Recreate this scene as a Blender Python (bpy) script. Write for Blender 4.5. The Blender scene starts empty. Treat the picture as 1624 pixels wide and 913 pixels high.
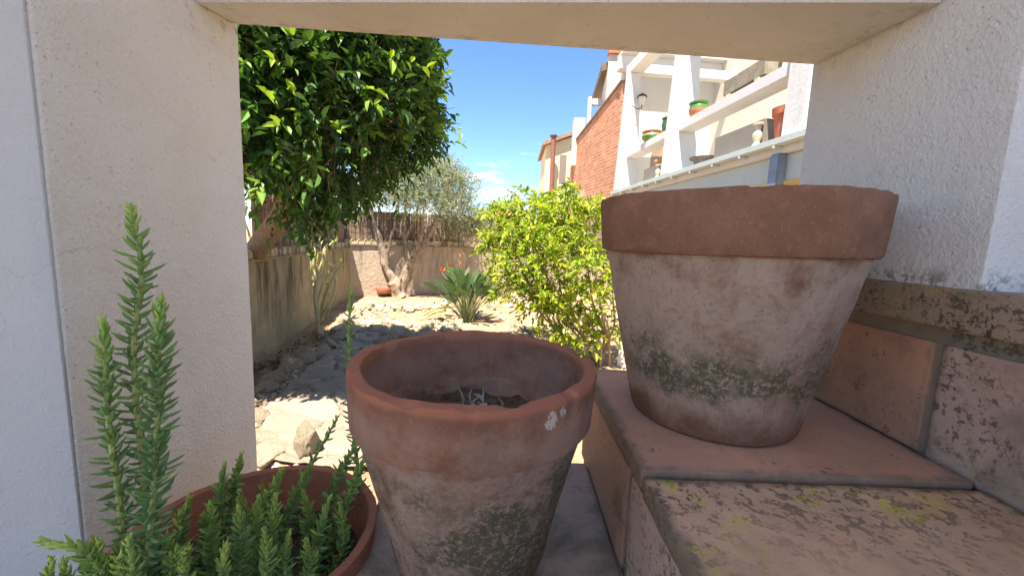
import bpy, bmesh, math, random
import numpy as np
from mathutils import Vector, Matrix, noise as mnoise

random.seed(7); RNG = np.random.default_rng(7)
R = math.radians
sc = bpy.context.scene
COL = sc.collection
H = 1.4                                   # eye height above the garden ground

# ------------------------------------------------------------------ camera
FPX, CU, CV = 620.0, 812.0, 456.5
_p, _r = R(7.2), R(2.2)
_f = np.array([0, math.cos(_p), -math.sin(_p)]); _u = np.array([0, math.sin(_p), math.cos(_p)]); _x = np.array([1.0, 0, 0])
RX = math.cos(_r) * _x + math.sin(_r) * _u
RU = math.cos(_r) * _u - math.sin(_r) * _x
cam = bpy.data.cameras.new('camera'); camo = bpy.data.objects.new('camera', cam); COL.objects.link(camo)
cam.sensor_width = 36; cam.lens = FPX / 1624 * 36; cam.clip_start = 0.02; cam.clip_end = 2000
camo.matrix_world = Matrix(((RX[0], RU[0], -_f[0], 0), (RX[1], RU[1], -_f[1], 0), (RX[2], RU[2], -_f[2], H), (0, 0, 0, 1)))
sc.camera = camo

# ------------------------------------------------------------------ light
SUN = Vector((-0.13, -0.375, 0.915)).normalized()      # towards the sun: high, behind and a little left
sun = bpy.data.lights.new('sun', 'SUN'); sun.energy = 4.7; sun.angle = R(0.53); sun.color = (1.0, 0.94, 0.84)
suno = bpy.data.objects.new('sun', sun); COL.objects.link(suno)
suno.rotation_euler = SUN.to_track_quat('Z', 'Y').to_euler(); suno.location = (-3, -6, 12)
w = bpy.data.worlds.new('World'); sc.world = w; w.use_nodes = True
wn = w.node_tree; wn.nodes.clear()
def wnode(t, **k):
    n = wn.nodes.new(t)
    for a, b in k.items(): setattr(n, a, b)
    return n
out = wnode('ShaderNodeOutputWorld'); bg = wnode('ShaderNodeBackground'); sky = wnode('ShaderNodeTexSky')
sky.sky_type = 'NISHITA'; sky.sun_disc = False; sky.sun_elevation = math.asin(SUN.z); sky.sun_rotation = math.atan2(SUN.x, SUN.y)
sky.air_density = 0.85; sky.dust_density = 0.3; sky.ozone_density = 5.5; sky.altitude = 50
bg.inputs[1].default_value = 0.10
# thin fair weather clouds low over the horizon
tc = wnode('ShaderNodeTexCoord'); sp = wnode('ShaderNodeSeparateXYZ'); wn.links.new(tc.outputs['Generated'], sp.inputs[0])
za = wnode('ShaderNodeMath', operation='ADD'); za.inputs[1].default_value = 0.12; wn.links.new(sp.outputs[2], za.inputs[0])
dv = wnode('ShaderNodeVectorMath', operation='DIVIDE'); cb = wnode('ShaderNodeCombineXYZ')
for i in range(3): wn.links.new(za.outputs[0], cb.inputs[i])
wn.links.new(tc.outputs['Generated'], dv.inputs[0]); wn.links.new(cb.outputs[0], dv.inputs[1])
nz = wnode('ShaderNodeTexNoise'); nz.inputs['Scale'].default_value = 1.5; nz.inputs['Detail'].default_value = 9; nz.inputs['Roughness'].default_value = 0.58
mp = wnode('ShaderNodeMapping'); mp.inputs['Location'].default_value = (3.1, 0.4, 0); mp.inputs['Scale'].default_value = (1, 1.6, 1)
wn.links.new(dv.outputs[0], mp.inputs[0]); wn.links.new(mp.outputs[0], nz.inputs['Vector'])
el = wnode('ShaderNodeMapRange'); el.inputs[1].default_value = 0.03; el.inputs[2].default_value = 0.34; el.inputs[3].default_value = 0.17; el.inputs[4].default_value = -0.09
wn.links.new(sp.outputs[2], el.inputs[0])
ad = wnode('ShaderNodeMath', operation='ADD'); wn.links.new(nz.outputs['Fac'], ad.inputs[0]); wn.links.new(el.outputs[0], ad.inputs[1])
cr = wnode('ShaderNodeMapRange'); cr.interpolation_type = 'SMOOTHSTEP'; cr.inputs[1].default_value = 0.59; cr.inputs[2].default_value = 0.80; cr.inputs[4].default_value = 0.75
wn.links.new(ad.outputs[0], cr.inputs[0])
mx = wnode('ShaderNodeMix', data_type='RGBA'); wn.links.new(cr.outputs[0], mx.inputs[0]); 
hs_ = wnode('ShaderNodeHueSaturation'); hs_.inputs['Saturation'].default_value = 1.1; wn.links.new(sky.outputs[0], hs_.inputs['Color']); wn.links.new(hs_.outputs[0], mx.inputs[6]); mx.inputs[7].default_value = (6.4, 6.6, 6.9, 1)
wn.links.new(mx.outputs[2], bg.inputs[0]); wn.links.new(bg.outputs[0], out.inputs[0])

sc.view_settings.view_transform = 'Standard'; sc.view_settings.look = 'None'; sc.view_settings.gamma = 1.0
sc.view_settings.use_curve_mapping = False; sc.view_settings.exposure = 1.74; sc.view_settings.use_white_balance = True; sc.view_settings.white_balance_temperature = 6950
sc.render.engine = 'CYCLES'; sc.cycles.max_bounces = 10; sc.cycles.diffuse_bounces = 6; sc.cycles.transparent_max_bounces = 8
sc.cycles.use_denoising = True; sc.cycles.sample_clamp_indirect = 8

# ------------------------------------------------------------------ projection helpers (photo pixel -> point in the world)
def ray(u, v): return RX * (u - CU) / FPX - RU * (v - CV) / FPX + _f
def PZ(u, v, z): d = ray(u, v); return d * (z / d[2]) + np.array([0, 0, H])       # z relative to the eye
def PY(u, v, y): d = ray(u, v); return d * (y / d[1]) + np.array([0, 0, H])
def PX(u, v, x): d = ray(u, v); return d * (x / d[0]) + np.array([0, 0, H])
def V(*a): return np.array(a, float)

# ------------------------------------------------------------------ object helpers
def tag(o, label=None, cat=None, group=None, kind=None):
    if label: o['label'] = label
    if cat: o['category'] = cat
    if group: o['group'] = group
    if kind: o['kind'] = kind
    return o
def empty(name, loc, label, cat, group=None):
    o = bpy.data.objects.new(name, None); o.empty_display_size = 0.1; COL.objects.link(o); o.location = [float(a) for a in loc]
    return tag(o, label, cat, group)
def copy_tree(o, parent=None):
    c = o.copy(); COL.objects.link(c); c.parent = parent
    for ch in [q for q in list(COL.objects) if q.parent == o]: copy_tree(ch, c)
    return c

class MB:
    def __init__(s): s.v = []; s.f = []; s.n = 0; s.t = []
    def add(s, v, f, t=0.0):
        v = np.asarray(v, float).reshape(-1, 3); s.v.append(v)
        if isinstance(f, np.ndarray): f = (f + s.n).tolist()
        else: f = [[i + s.n for i in q] for q in f]
        s.f += f; s.n += len(v)
        s.t.append(np.full(len(v), t) if np.isscalar(t) else np.asarray(t, float))
        return s
    def box(s, a, b, t=0.0):
        x0, y0, z0 = a; x1, y1, z1 = b
        v = [(x0, y0, z0), (x1, y0, z0), (x1, y1, z0), (x0, y1, z0), (x0, y0, z1), (x1, y0, z1), (x1, y1, z1), (x0, y1, z1)]
        return s.hexa(v, t)
    def hexa(s, v, t=0.0):
        return s.add(v, [(0, 3, 2, 1), (4, 5, 6, 7), (0, 1, 5, 4), (1, 2, 6, 5), (2, 3, 7, 6), (3, 0, 4, 7)], t)
    def tube(s, pts, rad, n=8, t=0.0, cap=True):
        pts = np.asarray(pts, float); m = len(pts)
        rad = np.full(m, rad) if np.isscalar(rad) else np.asarray(rad, float)
        tan = np.gradient(pts, axis=0); tan /= np.linalg.norm(tan, axis=1)[:, None] + 1e-9
        ref = V(0, 0, 1) if abs(tan[0][2]) < 0.8 else V(1, 0, 0)
        rings = []; a = np.linspace(0, 2 * np.pi, n, endpoint=False)
        e = np.cross(tan[0], ref); e /= np.linalg.norm(e)
        for i in range(m):
            e = e - tan[i] * (e @ tan[i]); e /= np.linalg.norm(e) + 1e-9
            g = np.cross(tan[i], e)
            rings.append(pts[i] + rad[i] * (np.cos(a)[:, None] * e + np.sin(a)[:, None] * g))
        f = []
        for i in range(m - 1):
            for j in range(n):
                k = (j + 1) % n; f.append((i * n + j, i * n + k, (i + 1) * n + k, (i + 1) * n + j))
        if cap: f += [tuple(range(n))[::-1], tuple(range((m - 1) * n, m * n))]
        return s.add(np.concatenate(rings), f, t)
    def lathe(s, prof, n=64, c=(0, 0, 0), wob=None, t=0.0):
        prof = np.asarray(prof, float); m = len(prof); a = np.linspace(0, 2 * np.pi, n, endpoint=False)
        vs = []
        for i, (r, z) in enumerate(prof):
            rr = np.full(n, r)
            zz = np.full(n, z)
            if wob is not None:
                rr = rr + wob(a, z)
                if z > 0.05: zz = zz + wob(a + 9, z * .0 + 3) * 0.8
            vs.append(np.stack([c[0] + rr * np.cos(a), c[1] + rr * np.sin(a), c[2] + zz], -1))
        f = []
        for i in range(m - 1):
            for j in range(n):
                k = (j + 1) % n; f.append((i * n + j, i * n + k, (i + 1) * n + k, (i + 1) * n + j))
        if prof[0][0] > 1e-6: f.append(tuple(range(n))[::-1])
        if prof[-1][0] > 1e-6: f.append(tuple(range((m - 1) * n, m * n)))
        return s.add(np.concatenate(vs), f, t)
    def merge(s, o):
        for v, t in zip(o.v, o.t): s.v.append(v); s.t.append(t)
        s.f += [[i + s.n for i in q] for q in o.f]; s.n += o.n; return s
    def build(s, name, mat, root=None, smooth=True, bevel=0, loc=None, angle=40):
        v = np.concatenate(s.v) if s.v else np.zeros((0, 3))
        off = V(*root.location) if root is not None else (V(*loc) if loc is not None else V(0, 0, 0))
        me = bpy.data.meshes.new(name); me.from_pydata((v - off).tolist(), [], s.f); me.update()
        at = me.attributes.new('tint', 'FLOAT', 'POINT'); at.data.foreach_set('value', np.concatenate(s.t).astype(np.float32))
        if bevel:
            bm = bmesh.new(); bm.from_mesh(me)
            bmesh.ops.bevel(bm, geom=[e for e in bm.edges if e.is_manifold and e.calc_face_angle(0) > 0.5], offset=bevel, segments=2, affect='EDGES', clamp_overlap=True)
            bm.to_mesh(me); bm.free()
        if smooth:
            me.polygons.foreach_set('use_smooth', [True] * len(me.polygons)); me.set_sharp_from_angle(angle=R(angle))
        me.materials.append(mat)
        o = bpy.data.objects.new(name, me); COL.objects.link(o)
        if root is not None: o.parent = root
        elif loc is not None: o.location = [float(a) for a in loc]
        return o

def worn_box(mb, a, b, r=0.004, amp=0.001, seg=0.02, nmax=70, freq=25.0, chip=0.8, t=0.0):
    """box with softly rounded, slightly uneven edges"""
    a = np.array(a, float); b = np.array(b, float)
    ax = []
    for i in range(3):
        L = b[i] - a[i]; n = int(min(nmax, max(2, L / seg))); q = np.linspace(a[i], b[i], n + 1)
        rr = min(r * 1.0, L * 0.24)
        ex = np.array([a[i] + rr * .35, a[i] + rr, b[i] - rr, b[i] - rr * .35]); q = np.unique(np.r_[q, ex]); ax.append(q)
    V_ = []; F_ = []; base = 0
    for k in range(3):
        i, j = (k + 1) % 3, (k + 2) % 3
        A, B = np.meshgrid(ax[i], ax[j], indexing='ij'); na, nb = A.shape
        for side in (0, 1):
            P = np.zeros((na, nb, 3)); P[..., i] = A; P[..., j] = B; P[..., k] = b[k] if side else a[k]
            idx = np.arange(na * nb).reshape(na, nb) + base
            q = np.stack([idx[:-1, :-1], idx[1:, :-1], idx[1:, 1:], idx[:-1, 1:]], -1).reshape(-1, 4)
            if not side: q = q[:, ::-1]
            V_.append(P.reshape(-1, 3)); F_.append(q); base += na * nb
    P = np.concatenate(V_); F = np.concatenate(F_)
    key = np.round(P, 6); u_, inv_ = np.unique(key, axis=0, return_inverse=True); P = u_; F = inv_.reshape(-1)[F]
    out_ = []
    for p in P:
        n1 = mnoise.noise(tuple(p * freq)); n2 = mnoise.noise(tuple(p * freq * 2.7 + 5)); n3 = mnoise.noise(tuple(p * freq * .35))
        rr = r * (1 + chip * max(-0.7, n1 + n2 * .6))
        rr = np.minimum(rr, (b - a) * .45)
        inn = np.clip(p, a + rr, b - rr); d = p - inn; L = np.linalg.norm(d)
        q = inn + d * (rr.min() if False else 1) * (np.min(rr) / L if L > 1e-9 and np.count_nonzero(np.abs(d) > 1e-9) > 1 else 1)
        out_.append(q + (d / L if L > 1e-9 else 0) * amp * (n3 * 1.2 + n1 * .5))
    mb.add(out_, F, t); return mb

def spline(pts, n):
    """Catmull-Rom through pts, n samples."""
    p = np.asarray(pts, float); m = len(p)
    q = np.vstack([2 * p[0] - p[1], p, 2 * p[-1] - p[-2]])
    out = []
    for t in np.linspace(0, m - 1, n):
        i = min(int(t), m - 2); u = t - i; a, b, c, d = q[i], q[i + 1], q[i + 2], q[i + 3]
        out.append(0.5 * ((2 * b) + (-a + c) * u + (2 * a - 5 * b + 4 * c - d) * u * u + (-a + 3 * b - 3 * c + d) * u ** 3))
    return np.array(out)

def nrm(a): return a / (np.linalg.norm(a, axis=-1, keepdims=True) + 1e-9)

def leaves(mb, P, D, N, L, W, tint, curl=0.12, fold=0.18, wide=0.45):
    """Pointed oval leaves, folded along the midrib: base P, direction D, upper side N."""
    n = len(P); D = nrm(D); N = nrm(N - D * np.sum(N * D, 1, keepdims=True)); S = np.cross(D, N)
    L = np.broadcast_to(L, n)[:, None]; W = np.broadcast_to(W, n)[:, None]
    cu = np.broadcast_to(curl, n)[:, None]
    def p(a, b, h): return P + D * L * a + S * W * b + N * (h * W * fold * 2 - cu * L * a * a)
    vs = np.stack([p(0, 0, 0), p(.3, -wide, 1), p(.3, 0, 0), p(.3, wide, 1), p(.66, -wide * .8, 1), p(.66, 0, 0), p(.66, wide * .8, 1), p(1, 0, 0.2)], 1)
    base = np.arange(n)[:, None] * 8
    tri = np.concatenate([base + np.array(x) for x in ((0, 1, 2), (0, 2, 3), (4, 7, 5), (5, 7, 6))], 0)
    quad = np.concatenate([base + np.array(x) for x in ((1, 4, 5, 2), (2, 5, 6, 3))], 0)
    mb.add(vs.reshape(-1, 3), tri.tolist() + quad.tolist(), np.repeat(np.broadcast_to(tint, n), 8))
def diamonds(mb, P, D, N, L, W, tint):
    n = len(P); D = nrm(D); N = nrm(N - D * np.sum(N * D, 1, keepdims=True)); S = np.cross(D, N)
    L = np.broadcast_to(L, n)[:, None]; W = np.broadcast_to(W, n)[:, None]
    vs = np.stack([P, P + D * L * .5 + S * W * .5 + N * W * .15, P + D * L, P + D * L * .5 - S * W * .5 + N * W * .15], 1)
    mb.add(vs.reshape(-1, 3), (np.arange(n)[:, None] * 4 + np.arange(4)), np.repeat(np.broadcast_to(tint, n), 4))

# ------------------------------------------------------------------ material helpers
class Mat:
    def __init__(s, name, rough=0.8, spec=0.3):
        s.m = bpy.data.materials.new(name); s.m.use_nodes = True; s.nt = s.m.node_tree
        s.b = s.nt.nodes['Principled BSDF']; s.b.inputs['Roughness'].default_value = rough
        s.b.inputs['Specular IOR Level'].default_value = spec
        s.out = s.nt.nodes['Material Output']
        s.tc = s.nt.nodes.new('ShaderNodeTexCoord'); s.obj = s.tc.outputs['Object']
        s.geo = s.nt.nodes.new('ShaderNodeNewGeometry')
    def link(s, a, sock):
        if isinstance(a, bpy.types.NodeSocket): s.nt.links.new(a, sock)
        else: sock.default_value = (tuple(a) + (1,) if isinstance(a, (tuple, list)) and len(a) == 3 and sock.type == 'RGBA' else a)
    def map(s, scale=(1, 1, 1), loc=(0, 0, 0), vec=None, rot=(0, 0, 0)):
        n = s.nt.nodes.new('ShaderNodeMapping'); n.inputs['Scale'].default_value = scale; n.inputs['Location'].default_value = loc; n.inputs['Rotation'].default_value = rot
        s.link(vec or s.obj, n.inputs[0]); return n.outputs[0]
    def noise(s, scale, detail=4, rough=0.55, dist=0, vec=None, seed=0):
        n = s.nt.nodes.new('ShaderNodeTexNoise'); n.inputs['Scale'].default_value = scale; n.inputs['Detail'].default_value = detail
        n.inputs['Roughness'].default_value = rough; n.inputs['Distortion'].default_value = dist
        if vec is None: vec = s.map(loc=(seed * 3.7, seed * 1.3, seed * 2.1)) if seed else s.obj
        s.link(vec, n.inputs['Vector']); return n.outputs['Fac']
    def voro(s, scale, feature='F1', vec=None, out='Distance', rnd=1.0):
        n = s.nt.nodes.new('ShaderNodeTexVoronoi'); n.feature = feature; n.inputs['Scale'].default_value = scale; n.inputs['Randomness'].default_value = rnd
        s.link(vec or s.obj, n.inputs['Vector']); return n.outputs[out]
    def range(s, x, a, b, c=0.0, d=1.0, smooth=True):
        n = s.nt.nodes.new('ShaderNodeMapRange'); n.interpolation_type = 'SMOOTHSTEP' if smooth else 'LINEAR'
        s.link(x, n.inputs[0])
        for i, q in enumerate((a, b, c, d)): n.inputs[i + 1].default_value = q
        return n.outputs[0]
    def math(s, op, a, b=0.0, c=None):
        n = s.nt.nodes.new('ShaderNodeMath'); n.operation = op; s.link(a, n.inputs[0]); s.link(b, n.inputs[1])
        if c is not None: s.link(c, n.inputs[2])
        return n.outputs[0]
    def mul(s, *a):
        o = a[0]
        for q in a[1:]: o = s.math('MULTIPLY', o, q)
        return o
    def add(s, a, b): return s.math('ADD', a, b)
    def inv(s, a): return s.math('SUBTRACT', 1.0, a)
    def mix(s, f, a, b, blend='MIX'):
        n = s.nt.nodes.new('ShaderNodeMix'); n.data_type = 'RGBA'; n.blend_type = blend
        s.link(f, n.inputs[0]); s.link(a, n.inputs[6]); s.link(b, n.inputs[7]); return n.outputs[2]
    def ramp(s, f, stops):
        n = s.nt.nodes.new('ShaderNodeValToRGB'); e = n.color_ramp.elements
        while len(e) < len(stops): e.new(0.5)
        for q, (p, c) in zip(e, stops): q.position = p; q.color = tuple(c) + (1,)
        s.link(f, n.inputs[0]); return n.outputs[0]
    def xyz(s, vec=None):
        n = s.nt.nodes.new('ShaderNodeSeparateXYZ'); s.link(vec or s.obj, n.inputs[0]); return n.outputs
    def tint(s):
        n = s.nt.nodes.new('ShaderNodeAttribute'); n.attribute_name = 'tint'; return n.outputs['Fac']
    def rnd(s):
        n = s.nt.nodes.new('ShaderNodeObjectInfo'); return n.outputs['Random']
    def bump(s, h, dist, strength=1.0, prev=None):
        n = s.nt.nodes.new('ShaderNodeBump'); n.inputs['Distance'].default_value = dist; n.inputs['Strength'].default_value = strength
        s.link(h, n.inputs['Height'])
        if prev is not None: s.link(prev, n.inputs['Normal'])
        s.link(n.outputs[0], s.b.inputs['Normal']); return n.outputs[0]
    def color(s, c): s.link(c, s.b.inputs['Base Color']); return s
    def translucent(s, c, fac):
        t = s.nt.nodes.new('ShaderNodeBsdfTranslucent'); s.link(c, t.inputs[0])
        m = s.nt.nodes.new('ShaderNodeMixShader'); s.link(fac, m.inputs[0]); s.nt.links.new(s.b.outputs[0], m.inputs[1]); s.nt.links.new(t.outputs[0], m.inputs[2])
        s.nt.links.new(m.outputs[0], s.out.inputs[0])

def simple(name, c, var=0.2, scale=8, rough=0.8, bump=0.0, bscale=60, spec=0.3):
    m = Mat(name, rough, spec); n = m.noise(scale, 5)
    lo = tuple(x * (1 - var) for x in c); hi = tuple(min(1, x * (1 + var)) for x in c)
    m.color(m.ramp(n, [(0.3, lo), (0.7, hi)]))
    if bump: m.bump(m.noise(bscale, 4), bump)
    return m.m

# ---- roughcast white paint of the wall round the opening
def stucco(name, c, warm, dirt=0.5, bump=0.0050):
    m = Mat(name, 0.9, 0.15)
    big = m.noise(3.0, 5, 0.6); col = m.mix(m.range(big, 0.35, 0.7), c, warm)
    pits = m.noise(210, 3, 0.5, seed=2); fine = m.noise(170, 6, 0.68, 0.0, seed=1); coarse = m.noise(60, 3, 0.5, seed=5)
    d1 = m.mul(m.range(m.noise(190, 3, 0.6, seed=3), 0.63, 0.70), m.range(m.noise(9, 4, seed=4), 0.40, 0.60))
    col = m.mix(m.mul(d1, 1.0 * dirt), col, (0.13, 0.10, 0.075))
    st = m.mul(m.range(m.noise(7, 6, 0.7, vec=m.map((1, 1, .35))), 0.52, 0.8), 0.30 * dirt)
    col = m.mix(st, col, (0.42, 0.35, 0.26))
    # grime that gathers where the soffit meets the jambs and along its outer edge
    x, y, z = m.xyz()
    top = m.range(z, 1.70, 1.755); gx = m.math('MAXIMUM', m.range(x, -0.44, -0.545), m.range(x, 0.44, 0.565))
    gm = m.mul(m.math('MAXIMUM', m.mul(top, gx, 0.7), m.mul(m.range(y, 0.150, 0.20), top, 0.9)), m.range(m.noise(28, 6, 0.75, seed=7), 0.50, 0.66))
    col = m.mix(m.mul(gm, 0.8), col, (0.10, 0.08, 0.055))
    # hairline cracks
    wv = m.nt.nodes.new('ShaderNodeVectorMath'); wv.operation = 'MULTIPLY_ADD'
    nn = m.nt.nodes.new('ShaderNodeTexNoise'); nn.inputs['Scale'].default_value = 9; nn.inputs['Detail'].default_value = 6; m.link(m.obj, nn.inputs['Vector'])
    m.link(nn.outputs['Color'], wv.inputs[0]); wv.inputs[1].default_value = (.16, .16, .16); m.link(m.obj, wv.inputs[2])
    ck = m.mul(m.range(m.voro(2.6, 'DISTANCE_TO_EDGE', vec=wv.outputs[0]), 0.0035, 0.001), m.range(m.noise(3.3, 3, .5, seed=11), 0.55, 0.62))
    col = m.mix(m.mul(ck, 0.16), col, (0.22, 0.18, 0.13))
    col = m.mix(m.mul(m.range(m.noise(4.2, 5, .6, seed=12), .5, .68), .35), col, tuple(q * .86 for q in warm))
    # damp and black mould low down, where the wall stands on the ledge
    lowm = m.mul(m.range(z, 1.392, 1.362), m.range(x, 0.5, 0.56), m.range(m.noise(55, 7, 0.75, seed=8), 0.46, 0.6))
    col = m.mix(m.mul(lowm, 0.75), col, (0.10, 0.095, 0.07))
    m.color(col)
    h = m.add(m.mul(fine, 1.0), m.add(m.mul(pits, 0.4), m.mul(coarse, 0.55)))
    m.bump(h, bump, 1.0)
    return m.m
M_STUCCO = stucco('white_stucco', (0.80, 0.775, 0.725), (0.74, 0.69, 0.61))

M_STUCCO_R = stucco('skylit_white_stucco', (0.79, 0.785, 0.775), (0.74, 0.715, 0.68))  # right pier copy, cooled to carry blue skylight in the colour
M_STUCCO_SHADE = stucco('shade_grey_stucco', (0.50, 0.50, 0.50), (0.47, 0.47, 0.47), 0.2, 0.0028)  # greyer copy of the wall stucco; part of its shade is in the colour
# ---- weathered terracotta. zones given in the pot's own height (base z=0)
def terracotta(name, base, dark, pale, rim_z, h, moss=(0.04, 0.2), pale_zone=(0.0, 0.3), moss_amt=1.0, pale_amt=1.0, seed=0, spot=None, rim_pale=0.0, edge=None):
    m = Mat(name, 0.88, 0.2); x, y, z = m.xyz()
    col = m.mix(m.range(m.noise(9, 6, 0.65, 0.5, seed=seed + 1), 0.35, 0.68), base, dark)
    col = m.mix(m.mul(m.range(m.noise(55, 4, 0.6, seed=seed + 2), 0.5, 0.75), 0.35), col, tuple(min(1, q * 1.5) for q in base))
    # lime bloom: mottled grey-pink crust on the body
    wob = m.mul(m.math('SUBTRACT', m.noise(11, 5, 0.65, seed=seed + 3), 0.5), h * 0.5)
    zz = m.add(z, wob)
    pz = m.mul(m.range(zz, pale_zone[0], pale_zone[0] + h * 0.16), m.range(zz, pale_zone[1], pale_zone[1] - h * 0.10))
    pn = m.mul(m.range(m.noise(15, 9, 0.72, 0.3, seed=seed + 4), 0.28, 0.56), m.range(m.noise(140, 5, 0.7, seed=seed + 5), 0.18, 0.50))
    pf = m.mul(pz, pn, pale_amt, m.range(m.add(z, m.mul(wob, 0.04)), rim_z + 0.004, rim_z - 0.001))
    if rim_pale:
        rz = m.mul(m.range(z, rim_z - 0.01, rim_z + 0.004), m.range(m.add(z, m.mul(wob, 0.35)), h - 0.004, h - 0.045), m.range(m.noise(20, 7, 0.7, seed=seed + 6), 0.3, 0.6), rim_pale)
        pf = m.math('MAXIMUM', pf, rz)
    palec = m.mix(m.noise(45, 4, seed=seed + 8), pale, tuple(q * 0.68 for q in pale))
    col = m.mix(m.mul(pf, 0.72), col, palec)
    col = m.mix(m.mul(m.range(m.noise(24, 8, .75, 0, vec=m.map((1, 1, .22))), .55, .66), .35), col, dark)
    col = m.mix(m.mul(m.range(m.noise(260, 3, .7, seed=seed + 15), .58, .66), .13), col, tuple(min(1, q * 1.1) for q in pale))
    # algae and moss
    mz = m.mul(m.range(zz, moss[0], moss[0] + 0.025), m.range(zz, moss[1], moss[1] - 0.05))
    mn = m.mul(m.range(m.noise(10, 7, 0.7, 0.2, seed=seed + 9), 0.40, 0.55), m.range(m.noise(150, 5, 0.8, seed=seed + 10), 0.40, 0.52))
    col = m.mix(m.mul(mz, mn, 0.9 * moss_amt), col, m.mix(m.noise(60, 3), (0.045, 0.048, 0.018), (0.125, 0.11, 0.06)))
    # scattered dark specks
    sp = m.mul(m.range(m.noise(170, 3, 0.6, seed=seed + 11), 0.66, 0.74), 0.6)
    col = m.mix(sp, col, (0.08, 0.055, 0.04))
    if edge:                                              # fresh orange clay along the worn lip
        col = m.mix(m.mul(m.range(m.add(z, m.mul(wob, 0.08)), h - 0.012, h - 0.004), 0.85), col, edge)
    if spot:                                              # a splash of dried plaster
        for (sx, sy, sz, sr) in spot:
            n = m.nt.nodes.new('ShaderNodeVectorMath'); n.operation = 'DISTANCE'; m.link(m.obj, n.inputs[0]); n.inputs[1].default_value = (sx, sy, sz)
            dd = m.add(n.outputs['Value'], m.mul(m.math('SUBTRACT', m.noise(95, 4, 0.7, seed=seed + 12), 0.5), sr * 2.6))
            col = m.mix(m.mul(m.range(dd, sr, sr * 0.8), m.range(m.noise(160, 4, .7), .35, .5)), col, (0.48, 0.40, 0.33))
    m.color(col)
    b = m.add(m.mul(m.noise(30, 6, 0.65, seed=seed + 13), 0.7), m.add(m.mul(pf, 0.25), m.mul(m.noise(190, 4, 0.6), 0.35)))
    m.bump(b, 0.003, 1.0)
    return m.m

# ---- stair tiles
def tilemat(name, base, dark, lich=0.5, yellow=0.3, bloom=0.3, seed=0, mossy=0.0, lich_y=None, grime=0.0, pepper=0.67):
    m = Mat(name, 0.82, 0.25); x, y, z = m.xyz()
    col = m.mix(m.range(m.noise(7, 5, 0.6, 0.4, seed=seed + 1), 0.35, 0.68), base, dark)
    col = m.mix(m.mul(m.range(m.noise(5, 6, 0.7, 0.8, seed=seed + 2), 0.5, 0.7), bloom), col, (0.50, 0.37, 0.30))
    zone = m.range(m.noise(7, 5, 0.65, seed=seed + 3), 0.46, 0.66)
    if lich_y:
        a, b = lich_y; near = m.range(m.add(y, m.mul(m.math('SUBTRACT', m.noise(10, 3, seed=seed + 9), 0.5), 0.10)), a, b); zone = m.math('MAXIMUM', m.mul(zone, 0.55), m.mul(near, .85))
    blk = m.mul(zone, m.range(m.noise(80, 10, 0.82, 0.0, seed=seed + 4), 0.525, 0.575), lich)
    col = m.mix(blk, col, m.mix(m.noise(120, 2), (0.04, 0.038, 0.032), (0.11, 0.098, 0.08)))
    if mossy:
        col = m.mix(m.mul(m.range(m.noise(9, 7, 0.7, 0.4, seed=seed + 5), 0.42, 0.62), mossy), col, m.mix(m.noise(30, 4), (0.09, 0.09, 0.055), (0.26, 0.24, 0.18)))
    yl = m.mul(zone, m.range(m.noise(20, 3, 0.5, seed=seed + 6), 0.56, 0.60), m.range(m.noise(110, 5, 0.75, seed=seed + 7), 0.48, 0.52), yellow)
    col = m.mix(yl, col, m.mix(m.noise(200, 2), (0.62, 0.52, 0.05), (0.45, 0.41, 0.07)))
    gx_, gy_, gz_ = m.xyz(m.tc.outputs['Generated'])
    ed = m.math('MINIMUM', m.math('MINIMUM', gx_, m.inv(gx_)), m.math('MINIMUM', gy_, m.inv(gy_)))
    ed = m.math('ADD', ed, m.mul(m.math('SUBTRACT', m.noise(32, 6, 0.7, seed=seed + 12), 0.5), 0.09))
    if grime: col = m.mix(m.range(ed, 0.045, 0.0, 0, grime), col, (0.10, 0.085, 0.06))
    col = m.mix(m.mul(m.range(m.noise(3.5, 7, 0.72, 1.0, seed=seed + 13), 0.45, 0.62), 0.35), col, (0.30, 0.21, 0.15))
    sp = m.mul(m.range(m.noise(130, 4, 0.65, seed=seed + 8), pepper, pepper + 0.04), 0.75 if pepper < .66 else 0.55)
    if pepper < .66: sp = m.mul(sp, m.range(m.noise(8, 4, .6, seed=seed + 14), .42, .58))
    col = m.mix(sp, col, (0.07, 0.055, 0.045))
    m.color(col)
    m.bump(m.add(m.mul(m.noise(24, 6, 0.65), 0.8), m.add(m.mul(blk, 0.3), m.mul(m.noise(180, 3), 0.3))), 0.0022, 1.0)
    return m.m
M_TILE_A = tilemat('terracotta_tile_clean', (0.60, 0.315, 0.195), (0.52, 0.275, 0.175), 0.2, 0.0, 0.35, 1, 0.12, None, 0.75, 0.61)
M_TILE_B = tilemat('terracotta_tile_lichened', (0.66, 0.415, 0.24), (0.57, 0.34, 0.205), 0.85, 1.0, 0.35, 2, 0.0, (-0.02, 0.125), 0.8)
M_RISER = tilemat('terracotta_riser_tile', (0.56, 0.285, 0.175), (0.48, 0.245, 0.155), 0.4, 0.15, 0.3, 3, 0.0, None, 0.45, 0.60)
M_RISER_P = tilemat('pale_riser_tile', (0.55, 0.37, 0.28), (0.48, 0.31, 0.235), 1.0, 0.7, 0.6, 4, 0.0, None, 0.5, 0.54)
M_LOW = tilemat('mossy_step_tile', (0.46, 0.34, 0.25), (0.40, 0.31, 0.24), 0.5, 0.0, 0.5, 5, 0.9)
M_MORTAR = tilemat('mossy_mortar', (0.30, 0.255, 0.19), (0.21, 0.18, 0.13), 0.8, 0.10, 0.2, 6, 0.5)
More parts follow.
